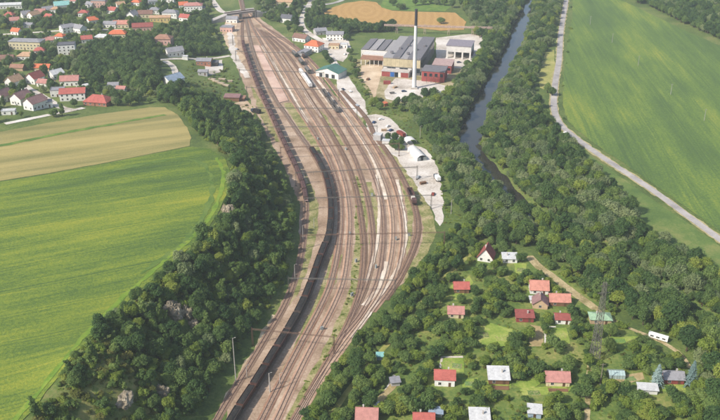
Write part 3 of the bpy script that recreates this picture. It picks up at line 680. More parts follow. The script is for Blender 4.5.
for z, l in ((PH-1.5, 2.2), (PH-5, 2.8)):
    g = MB()
    for s in (-1, 1): g.bar((0, 0, z+.6), (s*l, 0, z), .09); g.bar((0, .4, z-.3), (s*l, 0, z), .09); g.bar((0, -.4, z-.3), (s*l, 0, z), .09)
    g.build('crossarm', galv, o)
# ------------------------------------------------------------------ buildings
EXCL = []          # ellipses kept free of trees: x, y, rx, ry
WALLS = {'white': '#dedad2', 'cream': '#cdbf9c', 'grey': '#a9a6a2', 'tan': '#b79c7c', 'yellow': '#cbb274', 'red': '#8a4440', 'wood': '#7a5a42', 'pink': '#c29a8c', 'brick': '#9a6a55', 'dark': '#54504e', 'blue': '#9fb0bd'}
ROOFS = {'red': '#a75c52', 'deepred': '#8c4d46', 'pink': '#ad7a70', 'salmon': '#b9806f', 'orange': '#c46c4a', 'brown': '#7d5f52', 'purple': '#8a6a66', 'grey': '#8b898b', 'dgrey': '#5f5f63', 'white': '#bfbebb', 'teal': '#84b3ab', 'green': '#4d7468', 'tan': '#b18f70', 'bluegrey': '#8c9aa8', 'rust': '#96705c', 'pgreen': '#8fa98a'}
def wm(k): return paint('wall_'+k, WALLS[k], .85, .1, .5)
def rm(k): return roofmat('roof_'+k, ROOFS[k])
frame_m = plain('window_frame', '#c9c4ba', .6); door_m = paint('door_wood', '#5e4636', .6)
WIN = {}
def win_mesh(ww, wh):
    k = (round(ww, 1), round(wh, 1))
    if k not in WIN:
        a = MB(); e = .08
        a.box(-ww/2-e, -.05, -e, ww/2+e, .04, 0); a.box(-ww/2-e, -.05, wh, ww/2+e, .04, wh+e); a.box(-ww/2-e, -.05, 0, -ww/2, .04, wh); a.box(ww/2, -.05, 0, ww/2+e, .04, wh); a.box(-.035, -.05, 0, .035, .04, wh)
        b = MB(); b.box(-ww/2+.002, -.025, .002, ww/2-.002, .02, wh-.002)
        WIN[k] = (a.mesh('window', frame_m), b.mesh('pane', glass))
    return WIN[k]
def put_window(o, x, y, z, rz, ww=1.1, wh=1.3):
    a, b = win_mesh(ww, wh); wo = link('window', a, o, (x, y, z)); wo.rotation_euler = (0, 0, rz); link('pane', b, wo)
def house(px, py, w, d, hw, rise, rot, roof, rc, wc, label, name='house', cat='house', st=1, chim=True, win=True, door=True, over=.5, excl=None, group=None, centre=False):
    p = U(px, py); c = p if centre else p+np.array((0, d*.45)); rz = math.radians(rot)
    cs, sn = math.cos(rz), math.sin(rz)
    zs = [h1(c[0]+cs*a*w/2-sn*b*d/2, c[1]+sn*a*w/2+cs*b*d/2) for a in (-1, 1) for b in (-1, 1)]; z0 = min(zs)-.2
    hw = hw+max(zs)-min(zs)+.15
    o = thing(name, label, cat, (c[0], c[1], z0), rz, group); W, D = w/2, d/2
    b = MB()
    if roof == 'gable':
        b.add([(-W,-D,-.5),(W,-D,-.5),(W,D,-.5),(-W,D,-.5),(-W,-D,hw),(W,-D,hw),(W,D,hw),(-W,D,hw),(-W,0,hw+rise),(W,0,hw+rise)],
              [(0,3,2,1),(0,1,5,4),(2,3,7,6),(1,2,6,9,5),(3,0,4,8,7)])
    elif roof == 'shed':
        b.add([(-W,-D,-.5),(W,-D,-.5),(W,D,-.5),(-W,D,-.5),(-W,-D,hw),(W,-D,hw),(W,D,hw+rise),(-W,D,hw+rise)], [(0,3,2,1),(0,1,5,4),(2,3,7,6),(1,2,6,5),(3,0,4,7),(4,5,6,7)])
    else: b.box(-W, -D, -.5, W, D, hw)
    b.build('wall', wm(wc) if isinstance(wc, str) else wc, o)
    r = MB(); e = over; th = .22
    if roof == 'gable':
        k = rise/D; lift = .24
        r.slab([(-W-e,-D-e,hw-e*k+lift),(W+e,-D-e,hw-e*k+lift),(W+e,0.0,hw+rise+lift),(-W-e,0.0,hw+rise+lift)], th)
        r.slab([(W+e,D+e,hw-e*k+lift),(-W-e,D+e,hw-e*k+lift),(-W-e,0.01,hw+rise+lift),(W+e,0.01,hw+rise+lift)], th)
        r.bar((-W-e, 0, hw+rise+lift), (W+e, 0, hw+rise+lift), .14, 6)
        top = hw+rise
    elif roof == 'hip':
        k = rise/D; rl = max(.2, W-D*.8); L = hw+.003
        r.add([(-W-e,-D-e,L-.15),(W+e,-D-e,L-.15),(W+e,D+e,L-.15),(-W-e,D+e,L-.15),(-W-e,-D-e,L+.12),(W+e,-D-e,L+.12),(W+e,D+e,L+.12),(-W-e,D+e,L+.12),(-rl,0,L+rise),(rl,0,L+rise)],
              [(0,3,2,1),(0,1,5,4),(1,2,6,5),(2,3,7,6),(3,0,4,7),(4,5,9,8),(6,7,8,9),(5,6,9),(7,4,8)]); top = hw+rise*.9
    elif roof == 'shed':
        k = rise/d; r.slab([(-W-e,-D-e,hw-e*k+th+.03),(W+e,-D-e,hw-e*k+th+.03),(W+e,D+e,hw+rise+e*k+th+.03),(-W-e,D+e,hw+rise+e*k+th+.03)], th); top = hw+rise
    else:
        r.box(-W-.15, -D-.15, hw+.003, W+.15, D+.15, hw+.28)
        for s in (-1, 1): r.box(-W-.15, s*(D+.05)-.1, hw+.283, W+.15, s*(D+.05)+.1, hw+.6); r.box(s*(W+.05)-.1, -D+.053, hw+.283, s*(W+.05)+.1, D-.053, hw+.598)
        top = hw
    ro = r.build('roof', rm(rc), o)
    if chim:
        c2 = MB(); cx = W*.35*random.choice((-1, 1)); c2.cb(cx, .35, top-.9, .55, .55, 1.9); c2.cb(cx, .35, top+1.003, .7, .7, .15); c2.build('chimney', paint('chimney_plaster', '#b8b0a6'), ro)
    if win:
        for f in range(st):
            z = 1.0+f*2.8+(max(zs)-min(zs))
            if z+1.4 > hw: break
            n = max(1, int(w/3.2))
            for i in range(n):
                x = -W+w*(i+.5)/n
                if f == 0 and door and i == n//2:
                    dd = MB(); dd.box(-.5, -.05, -.9, .5, .04, 1.25); do = dd.build('door', door_m, o); do.location = (x, -D-.04, z)
                else: put_window(o, x, -D-.02, z, 0)
                put_window(o, x, D+.02, z, math.pi)
            m = max(1, int(d/4))
            for i in range(m):
                y = -D+d*(i+.5)/m; put_window(o, W+.02, y, z, math.pi/2); put_window(o, -W-.02, y, z, -math.pi/2)
    R = max(w, d)/2; near = c[1] < 480
    EXCL.append((c[0], c[1]-(3.5 if near else 8), R+2.4, R+(3.5 if near else 8)) if excl is None else (c[0], c[1]-excl, R+1.2, R+excl))
    return o, c, z0+hw
# --- garden colony
def cottage(px, py, w, d, rise, rot, roof, rc, wc, label, **k):
    k.setdefault('name', 'garden_cottage'); k.setdefault('cat', 'cottage'); return house(px, py, w, d, k.pop('hw', 2.6), rise, rot, roof, rc, wc, label, **k)
cottage(487,262,7.5,8,5.2,72,'gable','deepred','white','white gabled cottage with steep dark red roof beside the riverside trees',hw=2.6,st=2)
o, c, z = cottage(510,263,7.4,5,.8,-2,'shed','white','white','small white cottage with pale flat roof and open porch, next to the steep gabled one',door=False)
cottage(461.5,293,7.2,5.5,2.3,0,'gable','red','wood','cottage with bright red roof, uppermost of those near the railway trees')
cottage(456,318,7.2,5.8,2.2,-3,'gable','pink','cream','cottage with faded pink roof below the bright red one')
cottage(539.5,294,8.8,7,3.2,-4,'gable','salmon','white','large cottage with salmon pink roof beside the dirt lane')
cottage(560,306,9.5,6,2.6,-3,'gable','salmon','wood','cottage with salmon roof joined to a brown gabled neighbour')
cottage(541,309,6.5,7,2.8,80,'gable','purple','tan','brown grey gabled cottage with arched front left of the salmon roof')
cottage(525,322,8.0,5,.9,-2,'shed','deepred','red','low red shed with flat dark red roof left of the gabled cottage')
cottage(563,324,6.8,5.5,1.5,-4,'gable','deepred','white','small cottage with dark red roof and white wall behind the lawn')
cottage(601,324,9.5,6,1.4,-4,'hip','pgreen','tan','pale green roofed bungalow right behind the lattice pylon')
cottage(445,386,8.2,6.5,2.4,-4,'gable','red','white','white cottage with red roof and small lean-to, above the bottom edge',hw=3.6)
cottage(499,384,8.4,6.5,1.6,-2,'shed','white','wood','cottage with plain white sheet roof and wooden terrace in mid gardens')
cottage(480,426,7.4,6.0,1.4,-2,'shed','white','white','white roofed cottage cut by the bottom edge')
cottage(558,386,9.5,6.5,2.6,-3,'gable','pink','cream','cottage with dusty pink roof half hidden by a round tree')
cottage(535,418,5.0,4.5,.6,-8,'shed','white','blue','small pale blue shed with white roof near the bottom edge',chim=False)
cottage(674,384,8.0,6,1.8,-3,'gable','grey','red','grey roofed cottage with red walls between two silvery spruces')
cottage(648,394,7.5,3.5,.5,-6,'shed','white','white','long low white shed under trees at lower right',chim=False,hw=2.2)
cottage(367,424,8.2,7,2.8,-3,'gable','pink','wood','cottage with blotchy pink roof cut by the bottom edge, nearest the railway')
cottage(424,428,7.8,6,2.6,-2,'gable','red','white','cottage with vivid red roof just showing at the bottom edge')
cottage(395,386,3.6,3.0,.3,10,'shed','grey','grey','tiny grey flat roofed shed beside the white garden path',chim=False,hw=2.0,door=False)
cottage(380,360,2.6,2.2,.3,0,'shed','teal','blue','tiny pale blue hut among trees near the railway',chim=False,hw=2.0,door=False)
cottage(436,417,5,3.2,.4,-6,'shed','bluegrey','grey','low grey shed above the vivid red roof at the bottom',chim=False,hw=2.0)
cottage(533,303,2.8,2.4,.3,0,'shed','white','white','tiny white hut left of the brown gabled cottage',chim=False,hw=2.0,door=False)
# extras on cottages: lean-to and terraces
def terrace(px, py, w, d, lab):
    p = U(px, py); z = h1(*p); o = thing('terrace', lab, 'terrace', (p[0], p[1], z), -.04)
    for k in range(int(d/.5)): MB().box(-w/2, -d/2+k*.5, .18, w/2, -d/2+k*.5+.46, .26).build('plank', MATS['wall_wood'], o)
    for sx in (-1, 1):
        for sy in (-1, 1): MB().cb(sx*(w/2-.1), sy*(d/2-.15), -.3, .14, .14, 2.4).build('post', MATS['wall_wood'], o)
terrace(499,388,8,2.5,'wooden terrace in front of the white sheet roofed cottage'); terrace(558,390,8,2.4,'wooden terrace in front of the dusty pink roofed cottage')
# glasshouse
p = U(617,379); o = thing('greenhouse', 'glass greenhouse with grey frame on the cleared plot right of the pylon', 'greenhouse', (p[0], p[1]+2, h1(*p)), -.05)
gm = plain('greenhouse_glass', '#9fb1ad', .15); gw, gd, gh, gr = 3.4, 2.2, 1.9, 1.1
for k in range(6):
    x0 = -gw+k*2*gw/6; x1 = x0+2*gw/6-.06
    for s in (-1, 1):
        MB().slab([(x0, s*gd, .1), (x1, s*gd, .1), (x1, s*gd, gh), (x0, s*gd, gh)][::s and (1 if s < 0 else -1)], .03).build('pane', gm, o)
        MB().slab([(x0, s*gd, gh+.03), (x1, s*gd, gh+.03), (x1, s*.03, gh+gr), (x0, s*.03, gh+gr)][::(1 if s < 0 else -1)], .03).build('pane', gm, o)
g = MB()
for k in range(7):
    x = -gw+k*2*gw/6-.03
    g.bar((x, -gd, -.2), (x, -gd, gh), .05); g.bar((x, gd, -.2), (x, gd, gh), .05); g.bar((x, -gd, gh), (x, 0, gh+gr), .05); g.bar((x, gd, gh), (x, 0, gh+gr), .05)
for s in (-1, 1):
    g.bar((s*gw-.03, 0, 0), (s*gw-.03, 0, gh+gr), .05); g.bar((-gw, s*gd, gh), (gw, s*gd, gh), .05)
g.bar((-gw, 0, gh+gr), (gw, 0, gh+gr), .05); g.build('frame', galv, o); EXCL.append((p[0], p[1], 5, 5))
# pale trailer home
p = U(658,339); o = thing('caravan', 'long pale caravan beside the path at the edge of the wood', 'caravan', (p[0], p[1], h1(*p)), -.55)
prof = [(-1.2,.55),(-1.25,1.2),(-1.15,2.2),(-.7,2.65),(.7,2.65),(1.15,2.2),(1.25,1.2),(1.2,.55)]; vs = [(x, y, z) for x in (-4.3, 4.3) for y, z in prof]; n = 8
b = MB(); b.add(vs, [tuple(range(n)), tuple(range(2*n-1, n-1, -1))]+[(i, i+n, (i+1) % n+n, (i+1) % n) for i in range(n)]); b.build('body', MATS['wall_white'], o)
for x in (-2.6, 0, 2.6): put_window(o, x, -1.25, 1.3, 0, 1.4, .7)
for s in (-1, 1): MB().bar((0, s*1.0, .36), (0, s*1.2, .36), .36, 12).build('wheel', steel, o)
MB().bar((4.3, 0, .6), (5.6, 0, .5), .07).build('drawbar', steel, o); EXCL.append((p[0], p[1]-3.5, 7, 7.5))

# --- village by the stubble field (near rows)
V = lambda *a, **k: house(*a, **k)
V(13,87,11,9,4.4,3.6,64,'gable','tan','white','house with tan roof and white gable at the far left end of the lane',st=2)
V(34,84,11,10,4.6,3.8,62,'gable','deepred','white','house with deep red roof and white gable beside the lane',st=2)
V(45,87,12,8,3,2.0,-14,'gable','pink','white','low house with faded pink roof right of the deep red one')
V(55,79,10,9,4,2.6,48,'gable','white','white','house with whitish roof behind the low pink roofed one',st=2)
V(69,86,14,9,4.2,3.0,8,'gable','pink','white','wide house with pink roof and white front, back row of the near village',st=2)
V(72,101,18,10,5.6,2.6,10,'gable','red','white','two storey white house with red roof and many windows',st=2)
V(57,97,10,8,5,.3,10,'flat','grey','white','flat grey roofed annex left of the two storey white house',chim=False,st=2)
V(97,106,18,12,2.8,4.0,-12,'hip','red','brick','low house under a big red hipped roof by the stubble field')
V(20,105,12,10,5,3.6,66,'gable','purple','white','house with purple brown roof and white gable left of the lane bend',st=2)
V(34,110,13,10,5,3.4,60,'gable','purple','white','big white gabled house with brown roof nearest the stubble field',st=2)
V(45,108,9,7,3.6,.3,20,'flat','grey','white','white flat roofed wing beside the big white gabled house',chim=False)
V(2,102,11,9,4.4,3.6,70,'gable','purple','white','white gabled house at the very left edge of the photo',st=2)
V(8,115,9,5,2.6,.3,10,'flat','white','white','white flat shed left of the grassy field margin',chim=False)
V(17,71,11,7,2.8,2.0,-4,'gable','rust','tan','low barn with rusty orange roof at far left under trees',chim=False,name='barn',cat='barn',win=False,door=False)
V(42,71,13,7,2.8,2.2,-3,'gable','orange','tan','low barn with orange red roof behind the deep red house',chim=False,name='barn',cat='barn',win=False,door=False)
V(87,89,7,4,2.6,.4,-6,'shed','white','white','small white shed right of the wide pink roofed house',chim=False)
V(113,89,8,6,2.8,1.6,5,'gable','grey','grey','grey garden shed at the end of the near village row',chim=False,win=False)
V(121,92,7,5,2.6,1.4,-10,'gable','pink','white','little pink roofed shed above the end of the stubble field',chim=False)
# middle village
V(26,50,30,12,7.5,1.6,-6,'hip','grey','cream','long cream school building with grey roof and rows of windows',st=2,name='school_building',cat='school',chim=False)
V(66,55,15,11,9,.3,12,'flat','dgrey','white','tall white cube house with flat dark roof left of the wood',st=3,chim=False)
V(26,60,15,10,3.4,2.8,-4,'hip','tan','white','low white house with tan hipped roof below the school')
V(5,63,13,9,3.4,2.6,6,'gable','brown','tan','house with brown roof at the left edge below the school')
V(39,54,9,7,3,2.6,8,'hip','red','white','small red roofed house right of the school')
V(66,33,12,9,5.2,2.4,40,'gable','grey','white','white house with pale grey roof, left of a pair in mid village',st=2)
V(78,33,13,9,4.6,2.6,-30,'gable','grey','white','white gabled house with grey roof, right of a pair in mid village',st=2)
V(102,41,14,9,3.4,2.4,-5,'hip','white','cream','cream bungalow with pale hipped roof left of the orange roofs')
V(117,38,16,10,3.8,3.2,4,'hip','orange','cream','cream house with orange hipped roof above the village wood')
V(110,28,13,8,3.6,2.2,-6,'gable','grey','white','white house with grey roof behind the orange hipped one')
V(121,28,15,9,3.8,2.8,5,'gable','salmon','cream','house with salmon roof in the row above the village wood')
V(132,19,10,9,4,3.6,70,'gable','grey','white','white house with steep gable facing the camera, upper village row')
V(142,31,20,10,3.8,3.0,12,'gable','deepred','pink','long house with dark red roof in the middle of the upper row')
V(145,18,15,9,3.8,3.0,6,'gable','brown','cream','house with brown roof right of the steep white gable')
V(154,14,11,8,3.6,2.4,4,'hip','grey','white','small house with grey hipped roof behind the brown roofed one')
V(160,22.5,21,8,3.8,1.6,4,'gable','tan','yellow','long low house with yellow wall in the upper row')
V(170,18,16,10,4.4,2.6,-6,'hip','grey','white','white house with grey roof right of the yellow walled one',st=1)
V(163,45,16,11,4.6,3.4,-4,'hip','rust','pink','house with rust brown hipped roof standing alone right of the wood')
V(174,57,15,9,4,3.0,30,'gable','grey','white','white house with grey gable beside the cross lane')
V(185,60,5,4,2.6,.3,0,'flat','white','white','tiny white cube shed on the cross lane',chim=False,win=False)
V(193,13,20,12,7,2.6,6,'hip','pink','white','large pink roofed house near the road bridge',st=2)
V(201,13,9,8,5,.3,6,'flat','grey','cream','cream flat roofed block beside the large pink roofed house',st=1,chim=False)
# far village
for q in ((25,18,9,8,3.6,3,40,'gable','grey','white','white house with grey gable, leftmost of the far white row'), (33,18.5,11,8,3.6,3.2,60,'gable','tan','white','white house with tan gable, second of the far white row'), (40,16,10,8,3.6,3,10,'gable','pink','pink','pink house in the middle of the far row'), (47,13,11,8,3.6,2.6,35,'gable','grey','white','white house with grey roof right of the pink one'), (55,13,9,8,3.8,2.2,5,'hip','tan','white','small cream house left of the teal roof'), (61,10,16,11,5,3.4,25,'gable','teal','white','hall with teal sheet roof at the top of the village'), (9,9,26,9,4,1.6,10,'gable','white','white','long white roofed building at top left corner'), (9,18,9,7,3,2.6,-5,'hip','red','pink','small red roofed house among trees at far upper left'), (83,17,10,8,4.2,2.4,3,'hip','red','white','white house with small red roof alone in trees'), (99,8,16,10,7.5,.3,-4,'flat','grey','pink','pinkish apartment block with flat roof at the top edge'), (71,4.5,13,8,4,2.0,-10,'gable','pink','white','white house with pink roof at the top edge beside the teal hall'), (168,3,15,8,4,2.4,-6,'gable','tan','white','house with tan roof at the top edge above the yellow walled one'), (28,28,9,6,3,1.6,-6,'gable','grey','white','little grey shed between the school and the far row')):
    V(*q[:11], st=2 if q[4] > 4.5 else 1)
for q in ((14,24,9,7,3.6,2.6,20,'gable','pink','white','white house with pink roof above the school, left of a small grey shed'), (49,21,9,7,3.6,2.8,-30,'gable','red','white','white house with red gable below the pale far row'), (92,24,10,8,3.8,2.8,35,'gable','orange','white','white house with orange roof between the mid village pair and the salmon roof'), (60,40,9,7,3.4,2.4,-15,'hip','orange','white','small orange roofed house behind the tall white cube house'), (48,44,10,7,3.4,2.4,15,'gable','pink','white','white house with pink gable between school and cube house'), (112,14,10,8,3.8,2.8,-20,'gable','red','white','white house with red roof left of the steep white gable'), (120,8,9,7,3.6,2.6,30,'gable','tan','white','white house with tan roof high above the steep white gable'), (136,6,10,8,3.8,2.6,-10,'hip','orange','white','white house with orange hipped roof near the top edge'), (152,5,10,7,3.6,2.6,25,'gable','grey','white','white house with grey gable near the top edge above the brown roof'), (183,9,10,8,4,2.8,15,'gable','orange','white','white house with orange gable left of the large pink roofed house'), (185,22,11,8,3.8,2.8,-20,'gable','red','white','white house with red roof alone in the trees below the large pink one'), (86,43,10,8,3.6,2.6,20,'gable','red','white','white house with red roof right of the cube house'), (16,35,9,7,3.4,2.4,-20,'gable','orange','white','white house with orange roof at the left behind the school'), (90,8,9,7,3.6,2.4,-25,'gable','grey','white','white house with grey roof left of the pinkish apartment block')):
    V(*q[:11])
# lumber yard and left station side
V(204,66,13,10,3.6,1.6,-3,'gable','grey','brick','brick depot with pale grey roof on the lane left of the railway')
V(214,66,7,6,3,.4,-3,'shed','dgrey','dark','dark lean-to beside the brick depot',chim=False,win=False)
V(203,76,8,6,3,1.2,-3,'gable','grey','grey','grey store below the brick depot',chim=False)
V(172,86,15,11,3.6,3.4,52,'gable','bluegrey','white','house with blue grey sheet roof at the end of the curved lane')
V(232,101,12,7,2.0,.7,-4,'shed','purple','wood','open timber shed with dull brown roof in the lumber yard',name='timber_shed',cat='shed',chim=False,win=False)
V(241,101,6,5,2.0,.6,-8,'shed','rust','wood','small brown lean-to right of the open timber shed',name='timber_shed',cat='shed',chim=False,win=False)
V(227,32,13,9,4.5,.3,-10,'flat','grey','pink','flat roofed grey station building left of the tracks',chim=False)
V(232,23,12,8,4.2,2.2,-6,'gable','grey','white','white building with grey roof left of the far tracks')
# station side right
V(286,6,22,10,4.5,2.4,-4,'gable','tan','cream','long cream building at the top edge right of the tracks')
V(287,23,12,9,5,3,-20,'gable','dgrey','white','white house with dark roof between tracks and road')
V(301,42,15,9,4,3,-30,'gable','brown','white','house with dark brown roof left of the orange roofed one')
V(314,52,15,13,6,4,-24,'hip','orange','white','station house with bright orange hipped roof and white walls',st=2)
V(304,57,8,16,3.6,.3,-24,'flat','grey','grey','long grey flat roofed annex along the tracks',chim=False)
V(335,40,17,10,5.6,2.0,-3,'gable','grey','white','white two storey house with grey roof near the wheat field',st=2)
V(320,35,12,9,4,2.2,20,'gable','grey','grey','grey house with pale roof left of the white two storey one')
V(334,49,10,7,3.4,.3,-6,'flat','tan','cream','cream flat roofed garage block in the station yard',chim=False)
V(344,48,7,6,3.2,.3,-6,'flat','white','white','small white flat garage right of the cream garage block',chim=False)
# green roofed hall
o, c, z = V(331,79,16,22,5,3.6,64,'gable','green','white','warehouse hall with green sheet roof and white gable beside the tracks',name='warehouse',cat='warehouse',chim=False,win=False,door=False)
for i in range(3): put_window(o, -8.02, -6+i*6, .5, -math.pi/2, 3.0, 3.4)

# --- factory
FR = math.radians(-14)
ca, sa = math.cos(FR), math.sin(FR)
f0 = np.array(flat(401.5, 74.5)); 
def fbuild(name, label, cat, x0, y0, x1, y1): # a factory block in the hall's own axes, origin at front centre of the hall
    cx, cyy = (x0+x1)/2, (y0+y1)/2; p = (f0[0]+ca*cx-sa*cyy, f0[1]+sa*cx+ca*cyy); EXCL.append((p[0], p[1], (x1-x0)/2+3, (y1-y0)/2+4))
    return thing(name, label, cat, (p[0], p[1], 0), FR), (x1-x0)/2, (y1-y0)/2
yel = paint('factory_yellow_panel', '#b3a585', .8, .14, .3); dark_grey = paint('factory_dark_wall', '#6d6a66', .85, .15, .2); roofg = roofmat('felt_roof', '#94908e', 1.2, .14); roofd = roofmat('dark_felt_roof', '#6f6c6e', 1.2, .12); redw = paint('factory_red_wall', '#8d4540', .8, .15, .5); whitew = paint('factory_white_wall', '#cfcac2', .8, .08, .5); bluep = paint('blue_gate', '#2f5f9e', .6)
# main hall
o, W, D = fbuild('factory_hall', 'big factory hall with grey roofs, yellow front and dark side wall', 'factory', -16.5, 0, 16.5, 74)
b = MB(); b.box(-W, -D, -.5, W, D, 14.0, 0); b.build('wall', dark_grey, o)  # shade of the side away from the sun is put into this dark wall colour
for k in range(9):
    x0 = -W+k*2*W/9; MB().box(x0+.06, -D-.14, 6.6, x0+2*W/9-.06, -D-.003, 13.6).build('panel', yel, o)
    MB().box(x0+.3, -D-.10, 2.2, x0+2*W/9-.3, -D-.003, 5.8).build('window', glass if k % 3 else whitew, o)
for k in range(17):
    y0 = -D+2+k*4.2; MB().box(W+.003, y0, 7.5, W+.10, y0+3.4, 11.8).build('window', glass, o)
for k, (x0, x1, zz) in enumerate(((-W-.3, -8, .6), (-7.9, -1.5, 1.5), (-1.4, 5.2, .7), (5.3, W+.3, 1.4))):
    b = MB(); b.slab([(x0, -D-.4, 14.003+zz), (x1, -D-.4, 14.003+zz), (x1, D+.4, 14.003+zz), (x0, D+.4, 14.003+zz)], zz); b.build('roof', roofg if k % 2 == 0 else roofd, o)
for k in range(6): MB().cb(-W+5+k*4.9, -D+12+(k % 3)*14, 15.5, 2.2, 3.0, 1.4).build('roof_vent', roofd, o)
# west wings
o, W, D = fbuild('factory_wing', 'long grey roofed factory wing left of the big hall', 'factory', -46, 38, -16.6, 76)
MB().box(-W, -D, -.5, W, D, 9).build('wall', whitew, o)
for k in range(4):
    x0 = -W+k*2*W/4; MB().slab([(x0+.05, -D-.3, 9.6), (x0+2*W/4-.05, -D-.3, 10.4), (x0+2*W/4-.05, D+.3, 10.4), (x0+.05, D+.3, 9.6)], .5).build('roof', roofg if k % 2 else roofd, o)
for k in range(7): MB().box(-W+1.2+k*3.7, -D-.08, 3, -W+3.8+k*3.7, -D-.003, 5.2).build('window', glass, o)
o, W, D = fbuild('loading_shed', 'low open shed with white band and rusty roof left of the yellow front', 'shed', -42, 20, -16.8, 37.5)
MB().box(-W, D-.5, -.5, W, D, 6.5).build('wall', whitew, o)
MB().box(-W, 0, 6.55, W, D+.2, 7.9).build('parapet', whitew, o)
MB().slab([(-W-.4, -D-.5, 5.6), (W-.1, -D-.5, 5.6), (W-.1, -.05, 6.9), (-W-.4, -.05, 6.9)], .3).build('roof', roofmat('rusty_sheet', '#8f6a55', .8), o)
for k in range(7): MB().cb(-W+.5+k*(2*W-1)/6, -D+.3, -.3, .5, .5, 5.5).build('column', whitew, o)
# front annex with red and blue gates
o, W, D = fbuild('gatehouse_annex', 'low annex with red walls and blue gate before the yellow front', 'workshop', -16, -9, 8, -.4)
MB().box(-W, -D, -.5, W, D, 4.6).build('wall', whitew, o); MB().box(-W-.3, -D-.4, 4.603, W+.3, D-.05, 5.0).build('roof', roofmat('pale_felt', '#b5aea6', 1.2), o)
for x0, x1, m, nm in ((-W+.2, -4.4, redw, 'wall_panel'), (-4.2, -.6, bluep, 'gate'), (-.4, 2.8, glass, 'opening'), (3.0, 5.0, whitew, 'wall_panel'), (5.2, W-.2, redw, 'wall_panel')): MB().box(x0, -D-.1, .1, x1, -D-.003, 4.3).build(nm, m, o)
# red building
o, W, D = fbuild('boiler_house', 'dark red building with flat grey roof right of the chimney', 'boiler house', 20.5, -15, 40, 2)
MB().box(-W, -D, -.5, W, D, 9).build('wall', redw, o); MB().box(-W-.4, -D-.4, 9.003, W+.4, D+.4, 9.6).build('roof', roofd, o)
for k in range(4): MB().box(-W+2+k*4.6, -D-.08, 4.6, -W+4.4+k*4.6, -D-.003, 7.4).build('window', glass, o)
b = MB()
for x in (-5, -1, 3, 7):
    b.bar((x, -D-3, -.2), (x, -D-3, 5.5), .16); b.bar((x, -D-3, 5.5), (x, -D-.05, 5.5), .14)
for x in (-5, -1, 3): b.bar((x, -D-3, 1), (x+4, -D-3, 5), .1); b.bar((x, -D-3, 5.5), (x+4, -D-3, 5.5), .14)
b.build('steel_gallery', rustst, o)
o, W, D = fbuild('red_store', 'red walled store with pinkish roof behind the boiler house', 'store', 25, 12, 42, 29)
MB().box(-W, -D, -.5, W, D, 7).build('wall', redw, o); MB().slab([(-W-.3, -D-.3, 7.3), (W+.3, -D-.3, 7.3), (W+.3, D+.3, 8.4), (-W-.3, D+.3, 8.4)], .28).build('roof', roofmat('pinkish_felt', '#a88f88', 1.2), o)
for k in range(3): MB().box(-W+2+k*5.5, -D-.08, 3, -W+5+k*5.5, -D-.003, 5).build('window', glass, o)
# covered way between
o, W, D = fbuild('covered_conveyor', 'low grey covered conveyor between the hall and the boiler house', 'conveyor', 16.9, -4, 20.2, 0)
MB().box(-W, -D, 5, W, D, 7.4).build('gallery', dark_grey, o); MB().cb(0, 0, -.3, .6, 3, 5.3).build('support', conc, o)
# white loading hall on stilts
o, W, D = fbuild('white_hall', 'white hall with grey roof and three dark open bays, far right of the factory', 'hall', 30, 60, 53, 82)
MB().box(-W, -D, 6.5, W, D, 12).build('wall', whitew, o); MB().box(-W-.4, -D-.4, 12.003, W+.4, D+.4, 12.6).build('roof', roofmat('purplish_felt', '#857e84', 1.2), o)
for k in range(4): MB().cb(-W+.8+k*(2*W-1.6)/3, -D+.8, -.4, 1.4, 1.4, 6.95).build('pillar', whitew, o)
MB().box(-W, D-8, -.4, W, D-.3, 6.45).build('rear_wall', dark_grey, o)
# pipe bridge
pa, pb = np.array(flat(384, 33)), np.array(flat(492, 36)); L = np.linalg.norm(pb-pa)
o = thing('pipe_bridge', 'long pinkish pipe bridge on towers behind the factory', 'pipe bridge', (pa[0], pa[1], 0), math.atan2(pb[1]-pa[1], pb[0]-pa[0])); pk = paint('pink_steel', '#b39a8c', .7)
b = MB()
for z in (7.4, 9.0):
    for y in (-.8, .8): b.bar((0, y, z), (L, y, z), .16)
for k in range(int(L/3)): b.bar((k*3, -.8, 7.4 if k % 2 else 9), (k*3+3, -.8, 9 if k % 2 else 7.4), .1); b.bar((k*3, .8, 7.4 if k % 2 else 9), (k*3+3, .8, 9 if k % 2 else 7.4), .1)
b.build('truss', pk, o)
for y in (-.35, .35): MB().bar((0, y, 8.0), (L, y, 8.0), .3, 8).build('pipe', pk, o)
for x in (L*.12, L*.38, L*.60, L*.82, L*.97):
    b = MB()
    for sx in (-.9, .9):
        for sy in (-.9, .9): b.bar((x+sx, sy, -.3), (x+sx*.8, sy*.8, 10.2), .16)
    b.bar((x-.9, -.9, 2), (x+.85, -.85, 6), .1); b.bar((x+.9, -.9, 2), (x-.85, -.85, 6), .1); b.build('tower', pk, o)
# chimney
p = np.array(flat(414, 88.5)); o = thing('factory_chimney', 'tall slender white chimney with black top in front of the factory', 'chimney', (p[0], p[1], 0))
HC = 66.0; b = MB(); n = 24
def ring(z): return 1.75-.75*z/HC
def tube(z0, z1, m, nm, par):
    b = MB(); K = 6; vs = []
    for k in range(K+1):
        z = z0+(z1-z0)*k/K; r = ring(z); vs += [(r*math.cos(2*math.pi*i/n), r*math.sin(2*math.pi*i/n), z) for i in range(n)]
    b.add(vs, [(k*n+i, k*n+(i+1) % n, (k+1)*n+(i+1) % n, (k+1)*n+i) for k in range(K) for i in range(n)]+[tuple(range(K*n, K*n+n))]); return b.build(nm, m, par)
st_ = tube(0, HC*.8, paint('chimney_white', '#d2cfcb', .6, .07, .15, streak=True), 'shaft', o); tube(HC*.8+.01, HC, paint('chimney_soot', '#3b3a3e', .8, .15, .3), 'black_top', o)
b = MB(); b.bar((0, 0, HC-.6), (0, 0, HC+.1), 1.2, 20); b.build('rim', MATS['chimney_soot'], o)
